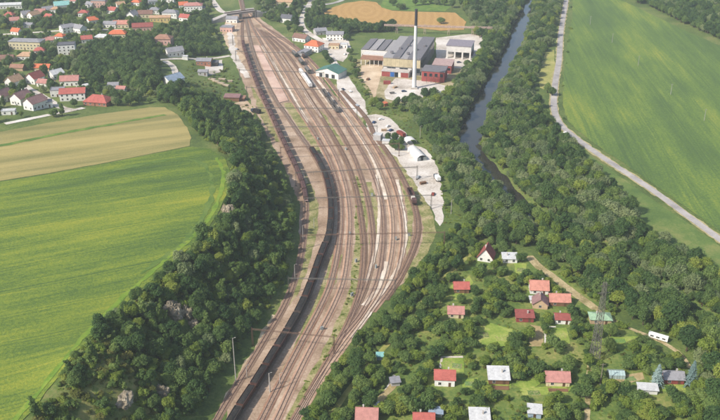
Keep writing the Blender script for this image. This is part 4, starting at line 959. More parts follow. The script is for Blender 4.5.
b = MB(); b.bar((1.9, -.3, 1), (1.15, -.2, HC-1), .06); b.bar((1.9, .3, 1), (1.15, .2, HC-1), .06); b.build('ladder', galv, o)
b = MB(); b.cb(0, 0, -.3, 5.5, 5.5, 1.6); b.build('plinth', conc, o); EXCL.append((p[0], p[1]-4, 6, 12))
# containers and rubble of the factory yard
for i, (q, m, lab) in enumerate((((387,84),redw,'small red container by the low annex'), ((392,94),dark_grey,'grey skip on the pale factory yard'), ((385,106),paint('orange_hut','#c0764e'),'little orange hut beside the trees below the factory yard'))):
    p = U(*q); o = thing(('shipping_container','skip','hut')[i], lab, ('container','skip','hut')[i], (p[0], p[1], h1(*p)), .3*i)
    if i == 0: b = MB(); b.box(-3, -1.2, .1, 3, 1.2, 2.7); [b.box(-3+.5*k, -1.26, .2, -3+.5*k+.2, -1.2, 2.6) for k in range(12)]; b.build('body', m, o)
    elif i == 1: b = MB(); b.add([(-1.4,-.9,.05),(1.4,-.9,.05),(1.4,.9,.05),(-1.4,.9,.05),(-2.2,-.95,1.6),(2.2,-.95,1.6),(2.2,.95,1.6),(-2.2,.95,1.6)], [(0,3,2,1),(0,1,5,4),(1,2,6,5),(2,3,7,6),(3,0,4,7)]); b.build('body', m, o)
    else: b = MB(); b.box(-1.6, -1.4, -.3, 1.6, 1.4, 2.6); b.build('wall', m, o); MB().slab([(-2, -1.8, 2.65), (2, -1.8, 2.65), (2, 1.8, 3.2), (-2, 1.8, 3.2)], .15).build('roof', rm('orange'), o)
    EXCL.append((p[0], p[1]-3, 4, 6))
# road bridge over the tracks
pa, pb = np.array(flat(229, 14, 7)), np.array(flat(252, 11, 7)); L = np.linalg.norm(pb-pa)
o = thing('road_bridge', 'dark road bridge crossing the tracks at the top of the yard', 'bridge', (pa[0], pa[1], 0), math.atan2(pb[1]-pa[1], pb[0]-pa[0]))
MB().box(-4, -4, 6.2, L+4, 4, 7.0).build('deck', conc, o); MB().box(-4, -3, 7.003, L+4, 3, 7.06).build('carriageway', asph, o)
for s in (-1, 1): MB().box(-4, s*3.8-.12, 7.003, L+4, s*3.8+.12, 8.2).build('parapet', paint('bridge_brown', '#6e5a50'), o)
for x in (-2.5, L*.5, L+2.5): MB().box(x-.6, -3.5, -.4, x+.6, 3.5, 6.2).build('pier', conc, o)
for s, x in ((-1, -4.0), (1, L+4.0)):
    xe = x+s*26; MB().add([(x,-4,-.5),(x,4,-.5),(xe,4,-.5),(xe,-4,-.5),(x,-4,6.98),(x,4,6.98),(xe,4,.2),(xe,-4,.2)], [(4,5,6,7),(0,1,5,4),(0,4,7,3),(1,2,6,5)] if s > 0 else [(7,6,5,4),(4,5,1,0),(3,7,4,0),(5,6,2,1)]).build('ramp', asph, o)

# --- loading yard objects
V(378,141,5.5,5,4.2,.3,-20,'flat','white','grey','small grey silo house at the left rim of the loading yard',chim=False,win=False)
def vehicle(px, rz, L, W2, hh, lab, m, kind):
    p = np.array(flat(*px)); o = thing(kind, lab, kind.replace('_', ' '), (p[0], p[1], .11), rz); return o
def truck(px, rz, lab, cabm, boxm, L=9.0):
    o = vehicle(px, rz, L, 1.25, 3, lab, cabm, 'truck')
    MB().box(-1.0, -L/2, .7, 1.0, L/2, 1.0).build('chassis', steel, o); MB().box(-1.25, -L/2, 1.003, 1.25, L/2-2.4, 3.3).build('cargo_box', boxm, o)
    b = MB(); b.add([(x, y, z) for x in (-1.2, 1.2) for y, z in ((L/2-2.2, 1.003), (L/2, 1.003), (L/2, 1.9), (L/2-.35, 2.9), (L/2-2.2, 2.9))], [(0,1,2,3,4), (9,8,7,6,5)]+[(i, i+5, (i+1) % 5+5, (i+1) % 5) for i in range(5)]); b.build('cab', cabm, o)
    MB().slab([(-1.05, L/2+.02, 1.95), (-1.05, L/2-.30, 2.8), (1.05, L/2-.30, 2.8), (1.05, L/2+.02, 1.95)], .05).build('windscreen', glass, o)
    for y in (-L/2+1.4, -L/2+2.6, L/2-1.3):
        for s in (-1, 1): MB().bar((s*.85, y, .5), (s*1.2, y, .5), .5, 12).build('wheel', steel, o)
    return o
truck((401,136), .5, 'dark red lorry parked at the right rim of the loading yard', paint('lorry_red', '#7d3a30'), MATS['lorry_red'])
truck((437,180), .25, 'white lorry with dark cab near the lower loading yard', paint('lorry_dark', '#3c4350'), white, 7.5)
truck((256,113), 1.0, 'dark lorry parked below the lumber yard beside the hopper train', MATS['lorry_dark'], steel, 8.5)
# long white trailer shed with open end
p = np.array(flat(422, 161)); o = thing('site_hangar', 'long white tunnel shed with grey open end in the loading yard', 'shed', (p[0], p[1], .1), .30)
n = 10; Lh = 19.0
def arch(r, k): return (r*math.cos(math.pi*k/n), 1.4+r*.75*math.sin(math.pi*k/n))
b = MB(); prof = [(3.4, 0)]+[arch(3.4, k) for k in range(n+1)]+[(-3.4, 0)]; q = len(prof)
b.add([(x, y, z) for y in (0, Lh) for x, z in prof], [(i+1, i, i+q, i+1+q) for i in range(q-1)]+[tuple(range(q, 2*q))]); b.build('cover', paint('white_sheeting', '#d5d1c9', .5, .06), o)
b = MB(); b.box(-3.3, -.05, 0, -1.0, .05, 2.6); b.box(1.0, -.05, 0, 3.3, .05, 2.6); b.build('door', paint('grey_door', '#8d9290'), o); MB().box(-.95, .05, 0, .95, .12, 2.6).build('doorway', glass, o)
EXCL.append((p[0], p[1]+8, 6, 13))
p = np.array(flat(412, 147)); o = thing('canopy', 'white rounded canopy above the bush in the loading yard', 'canopy', (p[0], p[1]+3, .1), .3)
b = MB(); b.add([(x*1.1, y, z*.8+1.0) for y in (0, 7) for x, z in prof[1:-1]], [(i+1, i, i+q-2, i+1+q-2) for i in range(q-3)]); b.build('cover', MATS['white_sheeting'], o)
for sx in (-3.6, 3.6):
    for y in (.2, 6.8): MB().cb(sx, y, -.1, .2, .2, 2.4).build('post', galv, o)
EXCL.append((p[0], p[1]+3, 5, 6))
p = np.array(flat(386, 144)); o = thing('shed', 'low white hut left of the bush in the loading yard', 'shed', (p[0], p[1], .1), -.2)
MB().box(-2.5, -2, -.2, 2.5, 2, 2.8).build('wall', whitew, o); MB().box(-2.7, -2.2, 2.803, 2.7, 2.2, 3.0).build('roof', rm('white'), o)
def car(px, rz, lab, m, flat_=True):
    p = np.array(flat(*px)) if flat_ else U(*px); z = .11 if flat_ else h1(*p)+.21; o = thing('car', lab, 'car', (p[0], p[1], z), rz)
    pr = [(-2.1,.35),(2.1,.35),(2.15,.75),(1.2,.95),(.6,1.42),(-1.1,1.45),(-1.8,1.0),(-2.15,.9)]
    b = MB(); n = len(pr); b.add([(x, s*.85*(.82 if z > 1.2 else 1), z) for s in (-1, 1) for x, z in pr], [tuple(range(n)), tuple(range(2*n-1, n-1, -1))]+[(i, i+n, (i+1) % n+n, (i+1) % n) for i in range(n)]); b.build('body', m, o)
    MB().slab([(1.19, -.72, .99), (1.19, .72, .99), (.64, .6, 1.42), (.64, -.6, 1.42)], .02).build('windscreen', glass, o)
    for s in (-1, 1):
        MB().box(-1.0, s*.80-.01, 1.0, .6, s*.80+.01, 1.32).build('side_window', glass, o)
        for x in (-1.35, 1.35): MB().bar((x, s*.68, .32), (x, s*.88, .32), .32, 12).build('wheel', steel, o)
car((374,123), 1.2, 'dark blue car on the upper end of the loading yard', paint('car_blue', '#2c3d5c', .35)); car((381,120), .4, 'white car on the upper end of the loading yard', white); car((418,178), 1.1, 'silver car below the white tunnel shed', paint('car_silver', '#a9adb0', .35))
car((343,90), 1.9, 'dark car on the concrete road below the green roofed hall', MATS['lorry_dark']); car((340,46), .2, 'red car in the station yard', MATS['lorry_red']); car((237,50), 1.5, 'grey car left of the far tracks', MATS['car_silver'], False)
for ci, (q, a_, cm, lab) in enumerate((((388,127),.9,white,'white car among those in the middle of the loading yard'), ((391,131),.9,MATS['car_blue'],'dark blue car in the middle of the loading yard'), ((433,195),1.3,MATS['lorry_red'],'red car at the lower end of the loading yard'), ((350,92),2.0,white,'white car on the concrete road beside the factory bushes'), ((357,106),1.9,MATS['car_silver'],'silver car at the lower end of the concrete road'), ((404,92),.2,MATS['car_blue'],'dark car on the pale yard left of the chimney'), ((425,91),.3,white,'white car on the pale yard right of the chimney'), ((440,93),.1,MATS['car_silver'],'silver car at the right end of the pale factory yard'), ((330,41),.4,MATS['car_silver'],'silver car in the station yard'), ((345,55),1.2,white,'white car at the lower station yard'), ((459,63),.2,MATS['lorry_dark'],'dark car on the paving by the white hall'), ((474,52),1.4,white,'white car right of the white hall'))): car(q, a_, lab, cm)
for ci, (q, lab) in enumerate((((384,131),'pile of grey pallets in the upper loading yard'), ((423,184),'pile of pallets in the lower loading yard'), ((395,88),'pile of pallets beside the low factory annex'), ((368,80),'pile of pallets on the sandy factory yard'))):
    p = np.array(flat(*q)); o = thing('pallet_pile', lab, 'pallet pile', (p[0], p[1], .1), .4*ci, 'pallet piles')
    for k in range(5): b = MB(); [b.box(-2, -1+j*.42, k*.3+.12, 2, -1+j*.42+.3, k*.3+.17) for j in range(5)]; [b.box(-2+j*1.9, -1, k*.3, -1.8+j*1.9, 1, k*.3+.12) for j in range(3)]; b.build('pallet', MATS['wall_wood'] if ci % 2 else MATS['wall_tan'], o)
car((566,134), -.75, 'white car on the field road bend', white, False)
# vegetable beds of the gardens
def bed(px, w_, d_, rz, rows, m2, lab):
    p = U(*px); o = thing('vegetable_bed', lab, 'vegetable bed', (p[0], p[1], h1(*p)), rz, 'vegetable beds of the cottage gardens')
    MB().box(-w_/2, -d_/2, -.25, w_/2, d_/2, .14).build('soil', soil, o)
    for k in range(rows):
        y = -d_/2+(k+.5)*d_/rows; b = MB(); n = int(w_/.35)
        for q in range(n):
            x = -w_/2+.15+q*.35; s = random.uniform(.12, .24); b.add([(x-s, y-s, .142), (x+s, y-s, .142), (x+s, y+s, .142), (x-s, y+s, .142), (x, y, .142+s*1.6)], [(0,1,4),(1,2,4),(2,3,4),(3,0,4)])
        b.build('crop_row', m2, o)
    EXCL.append((p[0], p[1]-2, w_/2+1.5, d_/2+3))
greens = [plain('lettuce_green', '#7f9a3c', .8), plain('cabbage_green', '#5f8048', .8), plain('bean_green', '#4f7030', .8)]
for i, (q, w_, d_, lab) in enumerate((((447,364),5,3.5,'bright vegetable bed behind the white red roofed cottage'), ((457,366),4,3.5,'second vegetable bed behind the white red roofed cottage'), ((483,335),5,4,'vegetable bed on the left of the wide lawn'), ((502,338),6,4,'vegetable bed on the right of the wide lawn'), ((630,379),5,3,'vegetable bed right of the glass greenhouse'), ((534,393),5,3,'vegetable bed left of the dusty pink roofed cottage'), ((560,336),5,4,'vegetable bed on the lawn below the small dark red roof'), ((470,384),4,3,'vegetable bed right of the white red roofed cottage'), ((521,270),4,4,'vegetable bed below the pale roofed white cottage'), ((448,297),4,4,'vegetable bed left of the bright red roofed cottage'), ((620,341),5,3,'vegetable bed right of the pylon foot'), ((670,388),4,2.5,'vegetable bed before the grey roofed cottage'))):
    bed(q, w_, d_, random.uniform(-.2, .2), 5, greens[i % 3], lab)
# relay cabinets between the tracks
for i, q in enumerate(((301,300),(322,330),(352,296),(356,262),(376,268),(396,240),(350,235),(318,140),(346,150),(300,110),(372,196),(409,236))):
    p = np.array(flat(*q)); o = thing('relay_cabinet', f'small grey trackside cabinet, {ORD[i]} in the yard counted along the weedy strips', 'cabinet', (p[0], p[1], .05), .3*i, 'trackside cabinets')
    MB().cb(0, 0, -.05, 1.5, .9, .3).build('plinth', conc, o); MB().cb(0, 0, .253, 1.3, .7, 1.4).build('box', paint('cabinet_grey', '#8f9490', .6), o); MB().cb(0, 0, 1.656, 1.45, .85, .1).build('lid', MATS['cabinet_grey'], o)
# timber stacks
for i, q in enumerate(((216,82),(221,84),(226,86),(212,80),(229,82),(222,80))):
    p = U(*q); o = thing('timber_stack', f'stack of sawn timber in the lumber yard, {ORD[i]} of the heap beside the depot', 'timber stack', (p[0], p[1], h1(*p)), random.uniform(-.5, .2), 'timber stacks')
    for r_ in range(3):
        for k2 in range(6): MB().box(-3+random.uniform(-.2, .2), -1.2+k2*.42, .1+r_*.42, 3+random.uniform(-.3, .3), -1.2+k2*.42+.38, .1+r_*.42+.38).build('beam', surf('sawn_timber', [(.3, '#8a7a66'), (.5, '#a8977f'), (.7, '#bfb09a')], scale=.6, bump=0), o)
# rocks on the slope
rock_m = surf('limestone', [(.3, '#5f5748'), (.45, '#7a6f5c'), (.6, '#928672'), (.75, '#aa9f8a')], scale=.18, fine=.8, finew=.5, bump=.9, bdist=.6)
def rock(px, sx, sy, sz, seed, lab):
    p = U(*px); me = bpy.data.meshes.new('rock_outcrop'); 
    import bmesh
    bm = bmesh.new(); bmesh.ops.create_icosphere(bm, subdivisions=4, radius=1)
    for v in bm.verts:
        q = v.co*1.7+Vector((seed*7, seed*3, 0)); n1 = mnoise.noise(q)*.45+mnoise.noise(q*2.6)*.22+mnoise.noise(q*6)*.10
        c = v.co*(1+n1); c.z = round(c.z*3.3)/3.3*.45+c.z*.55; v.co = Vector((c.x*sx, c.y*sy, c.z*sz))
    bm.to_mesh(me); bm.free(); me.materials.append(rock_m); o = link('rock_outcrop', me, None, (p[0], p[1], h1(*p)-sz*.1)); tag(o, lab, 'rock', 'rock outcrops on the wooded slope'); o.rotation_euler = (0, 0, seed)
    EXCL.append((p[0], p[1]-2, sx*.8, sy+2.5))
rock((171,309),4.5,3,3.6,1,'grey rock face high on the wooded slope, left of two'); rock((187,314),3.5,3,4.2,2,'grey rock face high on the wooded slope, right of two'); rock((194,326),2.6,2.2,3,3,'reddish rock spur just below the high rock faces'); rock((153,348),3.2,2.2,2.6,4,'pale rock patch alone among bushes on the slope'); rock((124,398),5,3,1.8,5,'low rock shelf in the dry grass near the bottom'); rock((162,392),3,2.5,2.8,6,'shaded reddish rock near the bottom of the slope'); rock((176,316),4,3,4.5,8,'narrow rock between the two high rock faces'); rock((228,212),4,3,4,9,'small rock scar at the top of the slope beside the field corner')
# ------------------------------------------------------------------ trees
bark = surf('bark', [(.3, '#3d3228'), (.6, '#5c4c3e'), (.8, '#75655a')], scale=2., world=False, bump=.4)
LM = [leafmat('leaves_dark', [(.1, '#476136'), (.5, '#5c753f'), (.9, '#75894b')]), leafmat('leaves_mid', [(.1, '#566f3b'), (.5, '#6e8545'), (.9, '#879851')]),
      leafmat('leaves_willow', [(.1, '#6e8058'), (.5, '#849160'), (.9, '#9ba372')]), leafmat('leaves_bright', [(.1, '#687e36'), (.5, '#82943e'), (.9, '#9ba24c')]),
      leafmat('leaves_deep', [(.1, '#405a33'), (.5, '#526d3b'), (.9, '#6c8347')]), leafmat('leaves_spruce', [(.1, '#5b706a'), (.5, '#718580'), (.9, '#8d9f98')], .1), leafmat('leaves_olive', [(.1, '#5a6430'), (.5, '#74783c'), (.9, '#8f8c4c')])]
def crown_mesh(name, R, HT, base, lobes, nleaf, size, mat, seed, shape='round'):
    rg = np.random.RandomState(seed); L = []
    for i in range(lobes):
        u = rg.randn(3); u /= np.linalg.norm(u); rr = rg.uniform(.35, .85)
        if shape == 'tall': c = np.array([u[0]*R*.6*rr, u[1]*R*.6*rr, base+HT*(.12+.76*(i+.5)/lobes)])
        else: c = np.array([(u[0]*.86+.12*math.sin(seed*3.1))*R*rr*(1+.25*math.sin(seed*1.7)), (u[1]*.86+.12*math.cos(seed*2.3))*R*rr*(1-.2*math.sin(seed*1.7)), base+HT*.5+u[2]*HT*.40*rr])
        hgt = (c[2]-base)/HT; taper = 1.0-.45*max(0, hgt-.45)
        L.append((c, R*rg.uniform(.15, .44)*taper))
    P, N = [], []
    for i, (c, r) in enumerate(L):
        m = int(nleaf*(r*r)/sum(q*q for _, q in L)*1.9)
        u = rg.randn(m, 3); u /= np.linalg.norm(u, axis=1)[:, None]; p = c+u*r*np.where(rg.rand(m) < .12, rg.uniform(1.1, 1.55, m), rg.uniform(.66, 1.15, m))[:, None]*np.array([1, 1, .85])
        keep = np.ones(m, bool)
        for j, (c2, r2) in enumerate(L):
            if j != i: keep &= np.linalg.norm((p-c2)/np.array([1, 1, .85]), axis=1) > r2*.78
        P.append(p[keep]); N.append(u[keep])
    P = np.concatenate(P); N = np.concatenate(N); m = len(P)
    n = N+.5*rg.randn(m, 3); n[:, 2] += .75; n /= np.linalg.norm(n, axis=1)[:, None]
    a = np.cross(n, rg.randn(m, 3)); a /= np.linalg.norm(a, axis=1)[:, None]; b = np.cross(n, a)
    s = size*rg.uniform(.6, 1.35, m)[:, None]
    V = np.stack([P-a*s-b*s*.1, P+b*s*.75-a*s*.1, P+a*s+b*s*.1, P-b*s*.75+a*s*.1], 1).reshape(-1, 3)
    F = np.arange(4*m).reshape(-1, 4)
    me = bpy.data.meshes.new(name); me.from_pydata(V.tolist(), [], F.tolist()); me.materials.append(mat); me.update(); return me
def spruce_mesh(seed):
    rg = np.random.RandomState(seed); Vs = []; 
    for k in range(1500):
        t = rg.rand()**.8; z = 1.0+t*10.5; r = (1-t)**.8*2.9*rg.uniform(.3, 1.1)+.1; a = rg.rand()*6.283
        r *= .75+.25*math.cos(z*5.2)
        c = np.array([r*math.cos(a), r*math.sin(a), z-r*.25]); d = np.array([math.cos(a), math.sin(a), -.35]); e = np.array([-math.sin(a), math.cos(a), rg.uniform(-.3, .3)])
        s = .42*(1.2-t*.5)*rg.uniform(.6, 1.3); Vs += [c-d*s, c+e*s*.6, c+d*s, c-e*s*.6]
    me = bpy.data.meshes.new('crown'); me.from_pydata([tuple(v) for v in Vs], [], [tuple(range(4*i, 4*i+4)) for i in range(1500)]); me.materials.append(LM[5]); me.update(); return me
def trunk_mesh(h, r, seed, limbs=4, cr=3.0):
    rg = random.Random(seed); b = MB(); b.bar((0, 0, -.8), (.1, .05, h*.55), r*1.3, 7, r*.85); b.bar((.1, .05, h*.55), (.0, .1, h), r*.85, 6, r*.35)
    for i in range(limbs):
        a = i*6.283/limbs+rg.random(); z = h*rg.uniform(.45, .75); b.bar((.08, .05, z), (cr*.55*math.cos(a), cr*.55*math.sin(a), z+h*.3), r*.45, 5, r*.15)
    return b.mesh('trunk', bark)
# kind: (crown mesh, trunk mesh)
KIND = [
 (crown_mesh('crown', 4.4, 7.5, 2.0, 38, 2900, .33, LM[0], 1), trunk_mesh(7, .26, 1)),
 (crown_mesh('crown', 4.2, 6.6, 1.6, 34, 2700, .33, LM[1], 2), trunk_mesh(6.2, .24, 2)),
 (crown_mesh('crown', 4.7, 7.2, 1.2, 40, 3000, .33, LM[2], 3), trunk_mesh(6.5, .28, 3)),
 (crown_mesh('crown', 3.7, 7.4, 1.8, 30, 2400, .32, LM[3], 4), trunk_mesh(6.8, .2, 4)),
 (crown_mesh('crown', 4.0, 8.6, 2.0, 34, 2800, .33, LM[4], 5), trunk_mesh(8, .26, 5)),
 (crown_mesh('crown', 3.0, 11.0, 1.4, 26, 1800, .34, LM[1], 6, 'tall'), trunk_mesh(10, .24, 6)),
 (crown_mesh('crown', 2.1, 2.4, .1, 14, 900, .22, LM[1], 7), trunk_mesh(1.8, .09, 7, 3, 1.6)),      # shrubs
 (crown_mesh('crown', 2.0, 2.2, .0, 13, 850, .22, LM[3], 8), trunk_mesh(1.6, .08, 8, 3, 1.5)),
 (crown_mesh('crown', 2.2, 2.0, .0, 14, 850, .22, LM[6], 9), trunk_mesh(1.7, .08, 9, 3, 1.5)),
 (crown_mesh('crown', 2.7, 3.9, 1.0, 18, 1300, .25, LM[1], 10), trunk_mesh(3.6, .14, 10, 4, 2.2)),   # fruit trees
 (crown_mesh('crown', 2.6, 3.6, .9, 17, 1200, .25, LM[3], 11), trunk_mesh(3.4, .13, 11, 4, 2.1)),
 (crown_mesh('crown', 2.8, 4.4, .9, 20, 1400, .25, LM[0], 12), trunk_mesh(4.0, .15, 12, 4, 2.2)),
 (spruce_mesh(13), trunk_mesh(10.5, .18, 13, 0)),
 (crown_mesh('crown', 1.1, .5, -.1, 7, 190, .16, LM[3], 14), trunk_mesh(.5, .03, 14, 2, .6)),
 (crown_mesh('crown', 1.1, .45, -.1, 7, 190, .16, LM[6], 15), trunk_mesh(.5, .03, 15, 2, .6)),
]
RAD = [4.4, 4.0, 4.6, 3.6, 4.0, 2.4, 2.1, 2.0, 2.2, 2.6, 2.5, 2.7, 2.4, .9, .9]
TREES = []   # x, y, kind, scale, region
roadpts = [spline(r, 6.) for r in roads]; trackpts = list(TRK.values())
TRACKS = np.concatenate([c[::2] for c in trackpts]); RP = np.concatenate(roadpts)
clearw = [UL(c) for c in CLEAR]; yardw = [UF(YARD_D), UF([(361,66),(384,63),(381,76),(377,90),(375,100),(369,88),(361,78)]), UF([(390,84),(396,78),(432,82),(452,88),(450,95),(420,97),(392,98)]), UF([(338,78),(346,77),(356,88),(364,100),(366,114),(361,116),(348,102)]), UF([(436,38),(470,34),(484,40),(482,58),(472,66),(450,70),(440,66)])]
def mindist(x, y, pts):
    out = np.full(len(x), 1e9)
    for i in range(0, len(pts), 400):
        q = pts[i:i+400]; out = np.minimum(out, np.sqrt((x[:, None]-q[None, :, 0])**2+(y[:, None]-q[None, :, 1])**2).min(1))
    return out
for q in spline(UL([(529,256),(538,266),(552,276),(562,284),(578,296),(596,309)]), 3.): EXCL.append((q[0], q[1]-3.0, 4.6, 6.0))
for q in spline(UL([(662,342),(680,354),(690,368)]), 3.): EXCL.append((q[0], q[1]-1.5, 3.2, 3.6))
E = np.array(EXCL)
def scatter(region, px, spacing, kinds, weights, smin, smax, road_gap=3.5, track_gap=5.0, keep=1.0, clear=True, world=None, clump=None):
    poly = UL(px) if world is None else world
    x0, y0 = poly.min(0); x1, y1 = poly.max(0)
    xs = np.arange(x0, x1, spacing); ys = np.arange(y0, y1, spacing); X, Y = np.meshgrid(xs, ys)
    X = (X+np.random.uniform(-.48, .48, X.shape)*spacing).ravel(); Y = (Y+np.random.uniform(-.48, .48, Y.shape)*spacing).ravel()
    k = inpoly(X, Y, poly) & (np.random.rand(len(X)) < keep); X, Y = X[k], Y[k]
    if not len(X): return
    dep = Y*math.cos(PITCH)+(CAM_H-5)*math.sin(PITCH); sx = 360+FPX*X/dep; sy = 210-FPX*(Y*math.sin(PITCH)-(CAM_H-5)*math.cos(PITCH))/dep
    k = (sx > -70) & (sx < 790) & (sy > -70) & (sy < 475); X, Y = X[k], Y[k]
    ok = (mindist(X, Y, RP) > road_gap) & (mindist(X, Y, TRACKS) > track_gap) & (seg_dist(X, Y, RIV) > np.where(X > np.interp(Y, RIV[::-1, 1], RIV[::-1, 0]), np.interp(Y, [425, 450, 520, 570, 930, 1000], [4.2, 7., 8., 9.8, 10., 5.0]), np.interp(Y, [425, 450, 520, 570, 930, 1000], [4.2, 8.5, 10.5, 10.5, 10.5, 5.0])))
    for e in E: ok &= ((X-e[0])/e[2])**2+((Y-e[1])/e[3])**2 > 1
    if clear:
        for c in clearw+yardw: ok &= ~inpoly(X, Y, c)
    X, Y = X[ok], Y[ok]
    if clump is not None and len(X):
        nz = np.array([mnoise.noise(Vector((a*clump[0], b*clump[0], 3.3)))+.35*mnoise.noise(Vector((a*clump[0]*3, b*clump[0]*3, 9.3))) for a, b in zip(X, Y)]); k = nz > clump[1]; X, Y = X[k], Y[k]
    ks = np.random.choice(kinds, len(X), p=np.array(weights)/sum(weights)); ss = np.random.uniform(smin, smax, len(X))
    for a in zip(X, Y, ks, ss): TREES.append((float(a[0]), float(a[1]), int(a[2]), float(a[3]), region))
SLOPE = [(25,426),(64,376),(106,329),(148,290),(204,243),(226,210),(235,177),(230,156),(208,142),(193,128),(184,113),(172,101),(190,96),(214,104),(244,122),(260,142),(278,174),(288,197),(292,230),(283,285),(256,326),(233,354),(208,394),(188,425),(165,470),(-25,470)]
SCRUB = [(25,426),(64,376),(90,345),(112,345),(135,360),(150,385),(155,420),(150,470),(-25,470)]
scr = UL(SCRUB)
scatter('slope', SLOPE, 3.7, [0,1,3,4,5,2], [2.4,2.6,1.6,1.8,1.6,.8], .34, .98, track_gap=6)
ins = inpoly(np.array([t[0] for t in TREES]), np.array([t[1] for t in TREES]), scr)
TREES = [t for t, q in zip(TREES, ins) if not (q and random.random() < .86)]
scatter('slope_shrub', SCRUB, 2.7, [6,7,8], [2.2,1.2,3.0], .4, 1.3, keep=.8, clump=(.07, -.3))
scatter('slope_shrub', SLOPE, 3.6, [6,7,8], [2.5,2,1], .7, 1.5, track_gap=4.5, keep=.7)
scatter('riverside', [(540,217),(604,254),(720,328),(800,380),(800,470),(705,470),(705,410),(695,385),(690,365),(660,342),(648,330),(612,308),(586,290),(566,268),(545,256),(524,250)], 4.5, [6,7,9,10], [2,2,1,1], .7, 1.4, keep=.6)
scatter('railside', [(470,222),(447,236),(428,262),(402,295),(370,330),(331,376),(298,425),(270,470),(345,470),(352,425),(385,375),(415,330),(445,285),(474,252),(484,235)], 3.6, [6,7,9], [2,2,1], .7, 1.3, track_gap=3.6, keep=.6)
scatter('slope_shrub', [(106,329),(148,290),(204,243),(226,210),(240,180),(250,200),(215,250),(160,305),(120,345)], 3.4, [6,7,8], [3,2,1], .7, 1.4, keep=.5)
scatter('railside', [(470,222),(447,236),(428,262),(402,295),(370,330),(331,376),(298,425),(270,470),(345,470),(352,425),(385,375),(415,330),(445,285),(474,252),(484,235)], 4.0, [0,1,3,4,9,10], [2,2.5,2,1,1,1], .5, .85, road_gap=2.6, track_gap=5.5)
LEFTB = [(505,-40),(528,-5),(516,24),(504,54),(487,88),(471,119),(464,138),(466,156),(480,170),(499,190),(518,207),(540,218),(522,250),(492,242),(472,224),(454,202),(449,182),(438,160),(428,142),(412,116),(408,104),(428,99),(452,97),(460,80),(470,58),(478,42),(472,22),(460,6),(455,-40)]
scatter('riverside', LEFTB, 4.6, [0,1,2,4,3], [2,2.6,3,1.0,1.0], .5, 1.2)
RIGHTB = [(545,-40),(530,10),(524,30),(514,54),(496,87),(483,110),(474,135),(476,152),(488,165),(504,180),(528,205),(552,220),(604,254),(720,328),(800,380),(800,345),(720,282),(688,258),(655,238),(634,220),(622,204),(602,180),(584,164),(568,148),(554,134),(546,118),(534,104),(530,92),(538,72),(546,52),(554,32),(558,8),(563,-40)]
scatter('riverside', RIGHTB, 4.6, [0,1,2,4,3], [2,2.6,3,1.0,1.0], .5, 1.2, road_gap=4.5)
scatter('riverside', [(540,217),(604,254),(720,328),(800,380),(800,470),(705,470),(705,410),(695,385),(690,365),(660,342),(648,330),(612,308),(586,290),(566,268),(545,256),(524,250)], 5.3, [0,1,2,3,4], [2,2.5,1.2,1.6,1.6], .7, 1.2, road_gap=3.)
rs = spline(RIV, 3.2); rd_ = np.gradient(rs, axis=0); rd_ /= np.linalg.norm(rd_, axis=1)[:, None]; rn_ = np.stack([-rd_[:, 1], rd_[:, 0]], 1)
rhw = np.interp(rs[:, 1], [0, 430, 450, 500, 560, 940, 1000, 1400], [4.5, 5, 6.5, 7.5, 9, 9.5, 6, 5.5])
for i in range(len(rs)):
    for sd_ in (-1, 1):
        q = rs[i]+rn_[i]*sd_*(rhw[i]+random.uniform(.2, 2.2)); right = q[0] > np.interp(q[1], RIV[::-1, 1], RIV[::-1, 0])
        px_, py_ = project(q[0], q[1], 0)
        if not (-40 < px_ < 760 and -60 < py_ < 460) or random.random() < .25: continue
        if right: TREES.append((float(q[0]), float(q[1]), random.choice((2, 1, 6, 7, 2, 0)), random.uniform(.5, .85), 'riverside'))
        elif q[1] > 560 or q[1] < 440: TREES.append((float(q[0]), float(q[1]), random.choice((2, 6, 7, 6)), random.uniform(.4, .75), 'riverside'))
        else: TREES.append((float(q[0]), float(q[1]), random.choice((6, 7)), random.uniform(.4, .8), 'riverside'))
GARD = [(474,255),(446,286),(416,331),(386,376),(352,426),(335,470),(705,470),(700,400),(690,370),(650,340),(612,310),(566,272),(524,253),(490,244)]
scatter('garden', GARD, 3.3, [9,10,11,6,7], [3,3.2,2.4,1,1.2], .6, 1.4, road_gap=1.8, keep=.88, clump=(.085, .0))
scatter('garden', GARD, 7.5, [9,10,11,7], [3,3,2,1], .6, 1.2, road_gap=1.8, keep=.5)
scatter('garden_tree', GARD, 12, [1,3,0], [2,2,1], .5, .85, road_gap=4, keep=.5)
scatter('village', [(-80,124),(-80,-45),(226,-45),(218,-5),(206,20),(218,44),(222,54),(200,57),(158,60),(156,75),(166,90),(176,96),(190,98),(170,103),(150,105),(100,110),(60,117),(0,127)], 7.0, [0,1,2,4,3,5], [3,3,1.4,1.8,1,.3], .5, .98, road_gap=4.5, keep=.8)
scatter('village', [(88,58),(110,46),(150,44),(158,60),(156,75),(166,90),(140,92),(120,80),(85,80),(80,66)], 5.6, [0,1,4], [3,2,3], .8, 1.15, road_gap=4)
scatter('village', [(165,90),(190,94),(215,104),(244,120),(262,140),(236,128),(200,112),(176,106),(160,102)], 5.0, [0,1,3,4], [2,2,1,2], .7, 1.1)
scatter('village', [(185,20),(206,18),(218,46),(222,55),(190,57),(180,48)], 5.6, [0,1,4], [3,2,2], .7, 1.0)
scatter('station', [(262,-40),(325,-40),(324,10),(328,22),(345,26),(372,28),(392,27),(396,33),(380,33),(350,33),(348,45),(330,30),(318,30),(305,34),(296,36),(272,24),(256,12)], 6.5, [0,1,4,2], [3,3,2,1], .55, 1.0, road_gap=5, keep=.8)
scatter('station', [(325,20),(345,26),(372,28),(392,26),(398,31),(375,33),(350,32),(332,27)], 5.5, [0,1,4], [3,2,2], .6, .95, road_gap=5)
